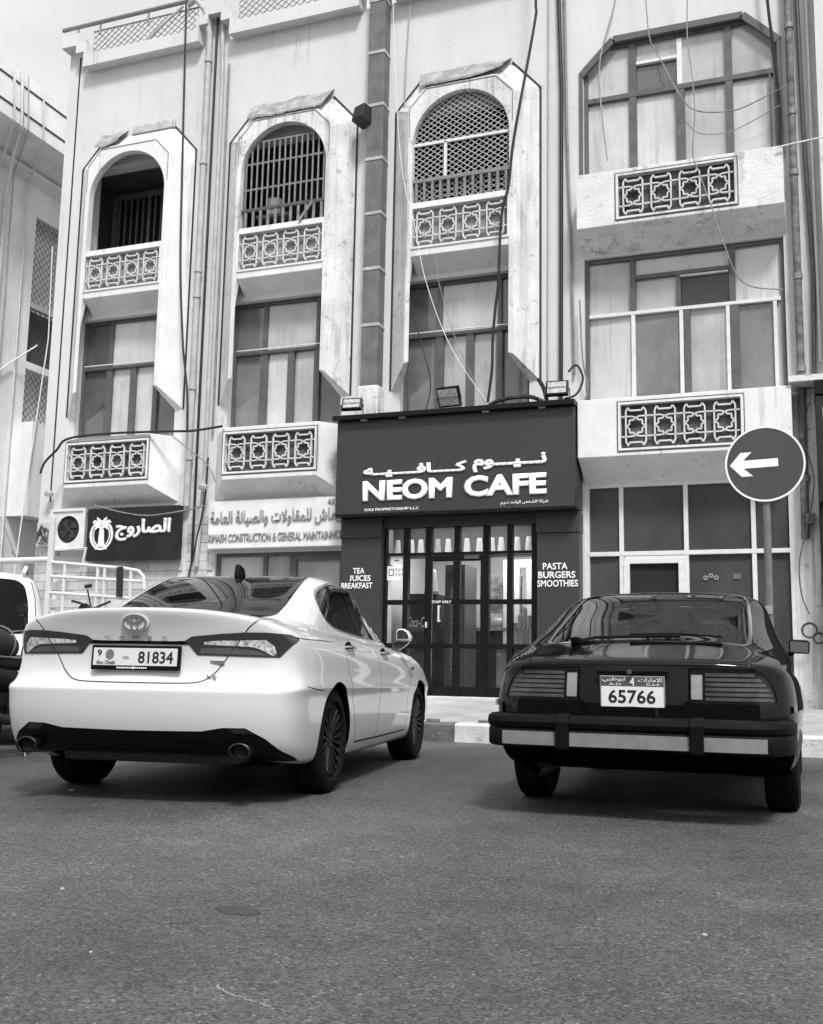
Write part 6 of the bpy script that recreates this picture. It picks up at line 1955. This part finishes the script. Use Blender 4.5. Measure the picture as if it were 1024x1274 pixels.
# bicycle behind the barrier (only its handlebar clears the car)
bk = empty('bicycle', (-9.9, 12.7, .29), R(20), 'black bicycle leaning by the white barrier, handlebar above the sedan', 'bicycle')
bm_ = mat('bicycle_black', .015, .4)
for y in (-.52, .52):
    w = MB().lathe([(-.018, .30), (0, .335), (.018, .30)], 28, 'x', (0, y, .335), close=True).build('wheel', bm_, bk, smooth=50)
    q = MB()
    for k in range(12):
        a = math.pi * k / 6
        q.tube([(0, y, .335), (0, y + .3 * math.cos(a), .335 + .3 * math.sin(a))], .003, 4)
    q.build('spokes', steel_grey, w)
MB().tube([(0, -.52, .335), (0, -.15, .33), (0, .38, .92), (0, -.2, .88), (0, -.15, .33)], .018, 8).tube([(0, -.52, .335), (0, -.2, .88), (0, -.24, 1.02)], .014, 8).build('frame', bm_, bk, smooth=50)
MB().tube([(0, .52, .335), (0, .40, .85), (0, .36, 1.25)], .018, 8).build('fork', bm_, bk, smooth=50)
MB().tube([(-.28, .24, 1.42), (-.2, .34, 1.40), (0, .36, 1.32), (.2, .34, 1.40), (.28, .24, 1.42)], .018, 8).tube([(0, .36, 1.22), (-.1, .36, 1.60)], .012, 6).tube([(-.14, .36, 1.64), (-.04, .36, 1.66)], .03, 8).build('handlebar', bm_, bk, smooth=50)
MB().lathe([(0, .02), (.0, .07), (.03, .09), (.05, .05), (.05, .001)], 12, 'z', (0, -.26, 1.0)).build('saddle', bm_, bk, smooth=50)

# ------------------------------------------------------------------ neighbouring building across the alley
nb = empty('neighbour_building', (-15.5, 19, 0), label='pale neighbouring building with dark barred balconies across the alley at left', cat='building')
NI = Matrix.Translation((15.5, -19, 0))
def NP(o): o.parent = nb; o.matrix_parent_inverse = NI; return o
NX = -15.5
npl = mat('neighbour_plaster', .80, .85, noise=(1.2, .88, 1.08), streak=(3, .85), bump=.2)
def xwall(rects, x0=NX, thick=.3):
    q = MB()
    for (ya, yb, za, zb) in rects: q.box(x0 - thick, x0, ya, yb, za, zb)
    return q
NP(xwall([(12.5, 17.44, 0, 11.15), (17.44, 26, 10.3, 11.15), (17.44, 18.6, 5.2, 5.75), (17.44, 26, 0, 3.0), (18.9, 26, 3.0, 10.3), (17.44, 18.9, 6.95, 7.1)]).build('wall', npl))
NP(MB().box(-30, NX - .3, 12.5, 26, 0, 11.15).build('building_core', npl))
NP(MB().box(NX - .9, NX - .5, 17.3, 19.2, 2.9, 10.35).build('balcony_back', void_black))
NP(MB().prism([(NX, 11.15), (NX + .25, 11.10), (NX + .25, 11.02), (NX, 10.95)], 12.4, 26, 'y').build('string_course', npl))
NP(MB().prism([(NX - .2, 11.12), (NX + .02, 11.12), (NX + .95, 11.38), (NX + .95, 12.47), (NX + .75, 12.47), (NX - .2, 12.47)], 12.4, 26, 'y').build('parapet', npl))
for z in (11.66, 12.20):
    NP(MB().box(NX + .952, NX + .962, 12.4, 26, z - .02, z + .02).build('band_line', black_line))
NP(MB().box(NX - .1, NX + .55, 17.16, 18.9, 3.75, 5.70).build('balcony_box', npl))
NP(MB().prism([(17.0, 3.74), (18.9, 3.74), (18.9, 3.0), (17.5, 3.0)], NX - .1, NX + .03, 'x').build('balcony_corbel', npl))
def ymesh(poly, x, pitch, r):
    q = MB(); diamond_mesh(q, poly, 0, pitch, r, 1.0)
    q.v = [(x - v[1], v[0], v[2]) for v in q.v]
    return q
NP(ymesh([(17.44, 5.7), (18.9, 5.7), (18.9, 10.3), (17.44, 10.3)], NX - .06, .16, .004).build('balcony_mesh', mat('black_wire', .02, .6)))
NP(MB().box(NX - .12, NX - .02, 17.44, 18.9, 8.30, 8.42).build('balcony_rail', pipe_grey))
NP(MB().box(NX - .30, NX - .22, 17.55, 18.9, 7.1, 8.3).build('mesh_backing', mat('mesh_backing_grey', .10, .8)))
for (y, z0, z1, r, m) in ((16.2, 2, 12.0, .028, pipe_white), (16.42, 3, 10.4, .035, pipe_white), (16.6, 2, 11.2, .015, pipe_grey), (17.05, 2, 10.9, .018, pipe_white)):
    NP(MB().tube([(NX + .07, y, z0), (NX + .07, y, min(z1, 10.9)), (NX + .5, y - .3, 11.15), (NX + 1.0, y - .7, 11.35), (NX + 1.0, y - .8, 12.45)], r, 8).build('riser_pipe', m, smooth=50))
NP(MB().tube([(NX + .07, 16.3, 6.4), (NX + .07, 16.9, 6.9), (NX + .3, 17.4, 7.4)], .018, 8).build('branch_pipe', pipe_white, smooth=50))
NP(MB().tube([(NX + .6, 17.3, 9.5), (NX + .62, 17.35, 7.5), (NX + .6, 17.0, 4.0), (NX + .62, 16.8, 2.0)], .014, 8).build('hanging_pipe', pipe_white, smooth=50))

# building across the street behind the photographer: out of view, sized and placed to block low sky light, mirrored in paint and glass
ob = empty('opposite_building', (-4, -20, 0), label='grey block across the street, seen only mirrored in car glass', cat='building')
OI = Matrix.Translation((4, 20, 0))
for (xa, xb, ya, hh) in ((-44, -14, -17, 11.5), (-13.4, -2.2, -15.5, 9.5), (-1.6, 22, -17, 12.5)):
    o = MB().box(xa, xb, ya - 9, ya, 0, hh).build('block', mat('opposite_plaster', .34, .85, noise=(.3, .6, 1.2))); o.parent = ob; o.matrix_parent_inverse = OI

# ------------------------------------------------------------------ litter and marks on the asphalt
lit = mat('litter_white', .45, .7)
for (x, y, s, lb) in ((-4.51, 5.76, .015, 'small white pebble on the asphalt behind the white sedan'), (-2.58, 3.28, .009, 'white scrap of paper on the asphalt at lower left'), (-.38, 3.58, .008, 'tiny white scrap on the asphalt below the black car'), (-1.95, 2.62, .006, 'tiny pale chip on the asphalt left of the crack')):
    q = MB(); n = 6
    poly = [(s * random.uniform(.6, 1.2) * math.cos(2 * math.pi * k / n), s * random.uniform(.6, 1.2) * math.sin(2 * math.pi * k / n)) for k in range(n)]
    q.prism(poly, 0, s * .5, 'z')
    tag(q.build('paper_scrap' if 'scrap' in lb else 'pebble', lit, loc=(x, y, .001), rot=(R(8), R(-6), 0)), lb, 'litter', 'litter on the asphalt')
q = MB(); n = 22
poly = [(.085 * (1 + .2 * random.random()) * math.cos(2 * math.pi * k / n), .05 * (1 + .2 * random.random()) * math.sin(2 * math.pi * k / n)) for k in range(n)]
q.prism(poly, 0, .002, 'z')
tag(q.build('tar_patch', mat('tar', .038, .8, noise=(40, .7, 1.4)), loc=(-1.85, 3.26, .0005), rot=(0, 0, R(-18))), 'small dark oval tar patch on the asphalt in the foreground', 'tar patch')
cp_ = []
for k in range(34):
    t_ = k / 33
    cp_.append((-1.47 + .21 * t_ + random.uniform(-.004, .004), 2.50 - .10 * t_ ** .6 + random.uniform(-.006, .006)))
q = MB()
for a, b in zip(cp_[:-1], cp_[1:]):
    if random.random() < .85:
        q.bar((a[0], a[1], .001), (b[0], b[1], .001), random.uniform(.0012, .0045), .002, up=(0, 0, 1))
tag(q.build('crack', mat('crack_pale', .28, .9)), 'short pale crack scratched in the asphalt at the bottom edge', 'crack')
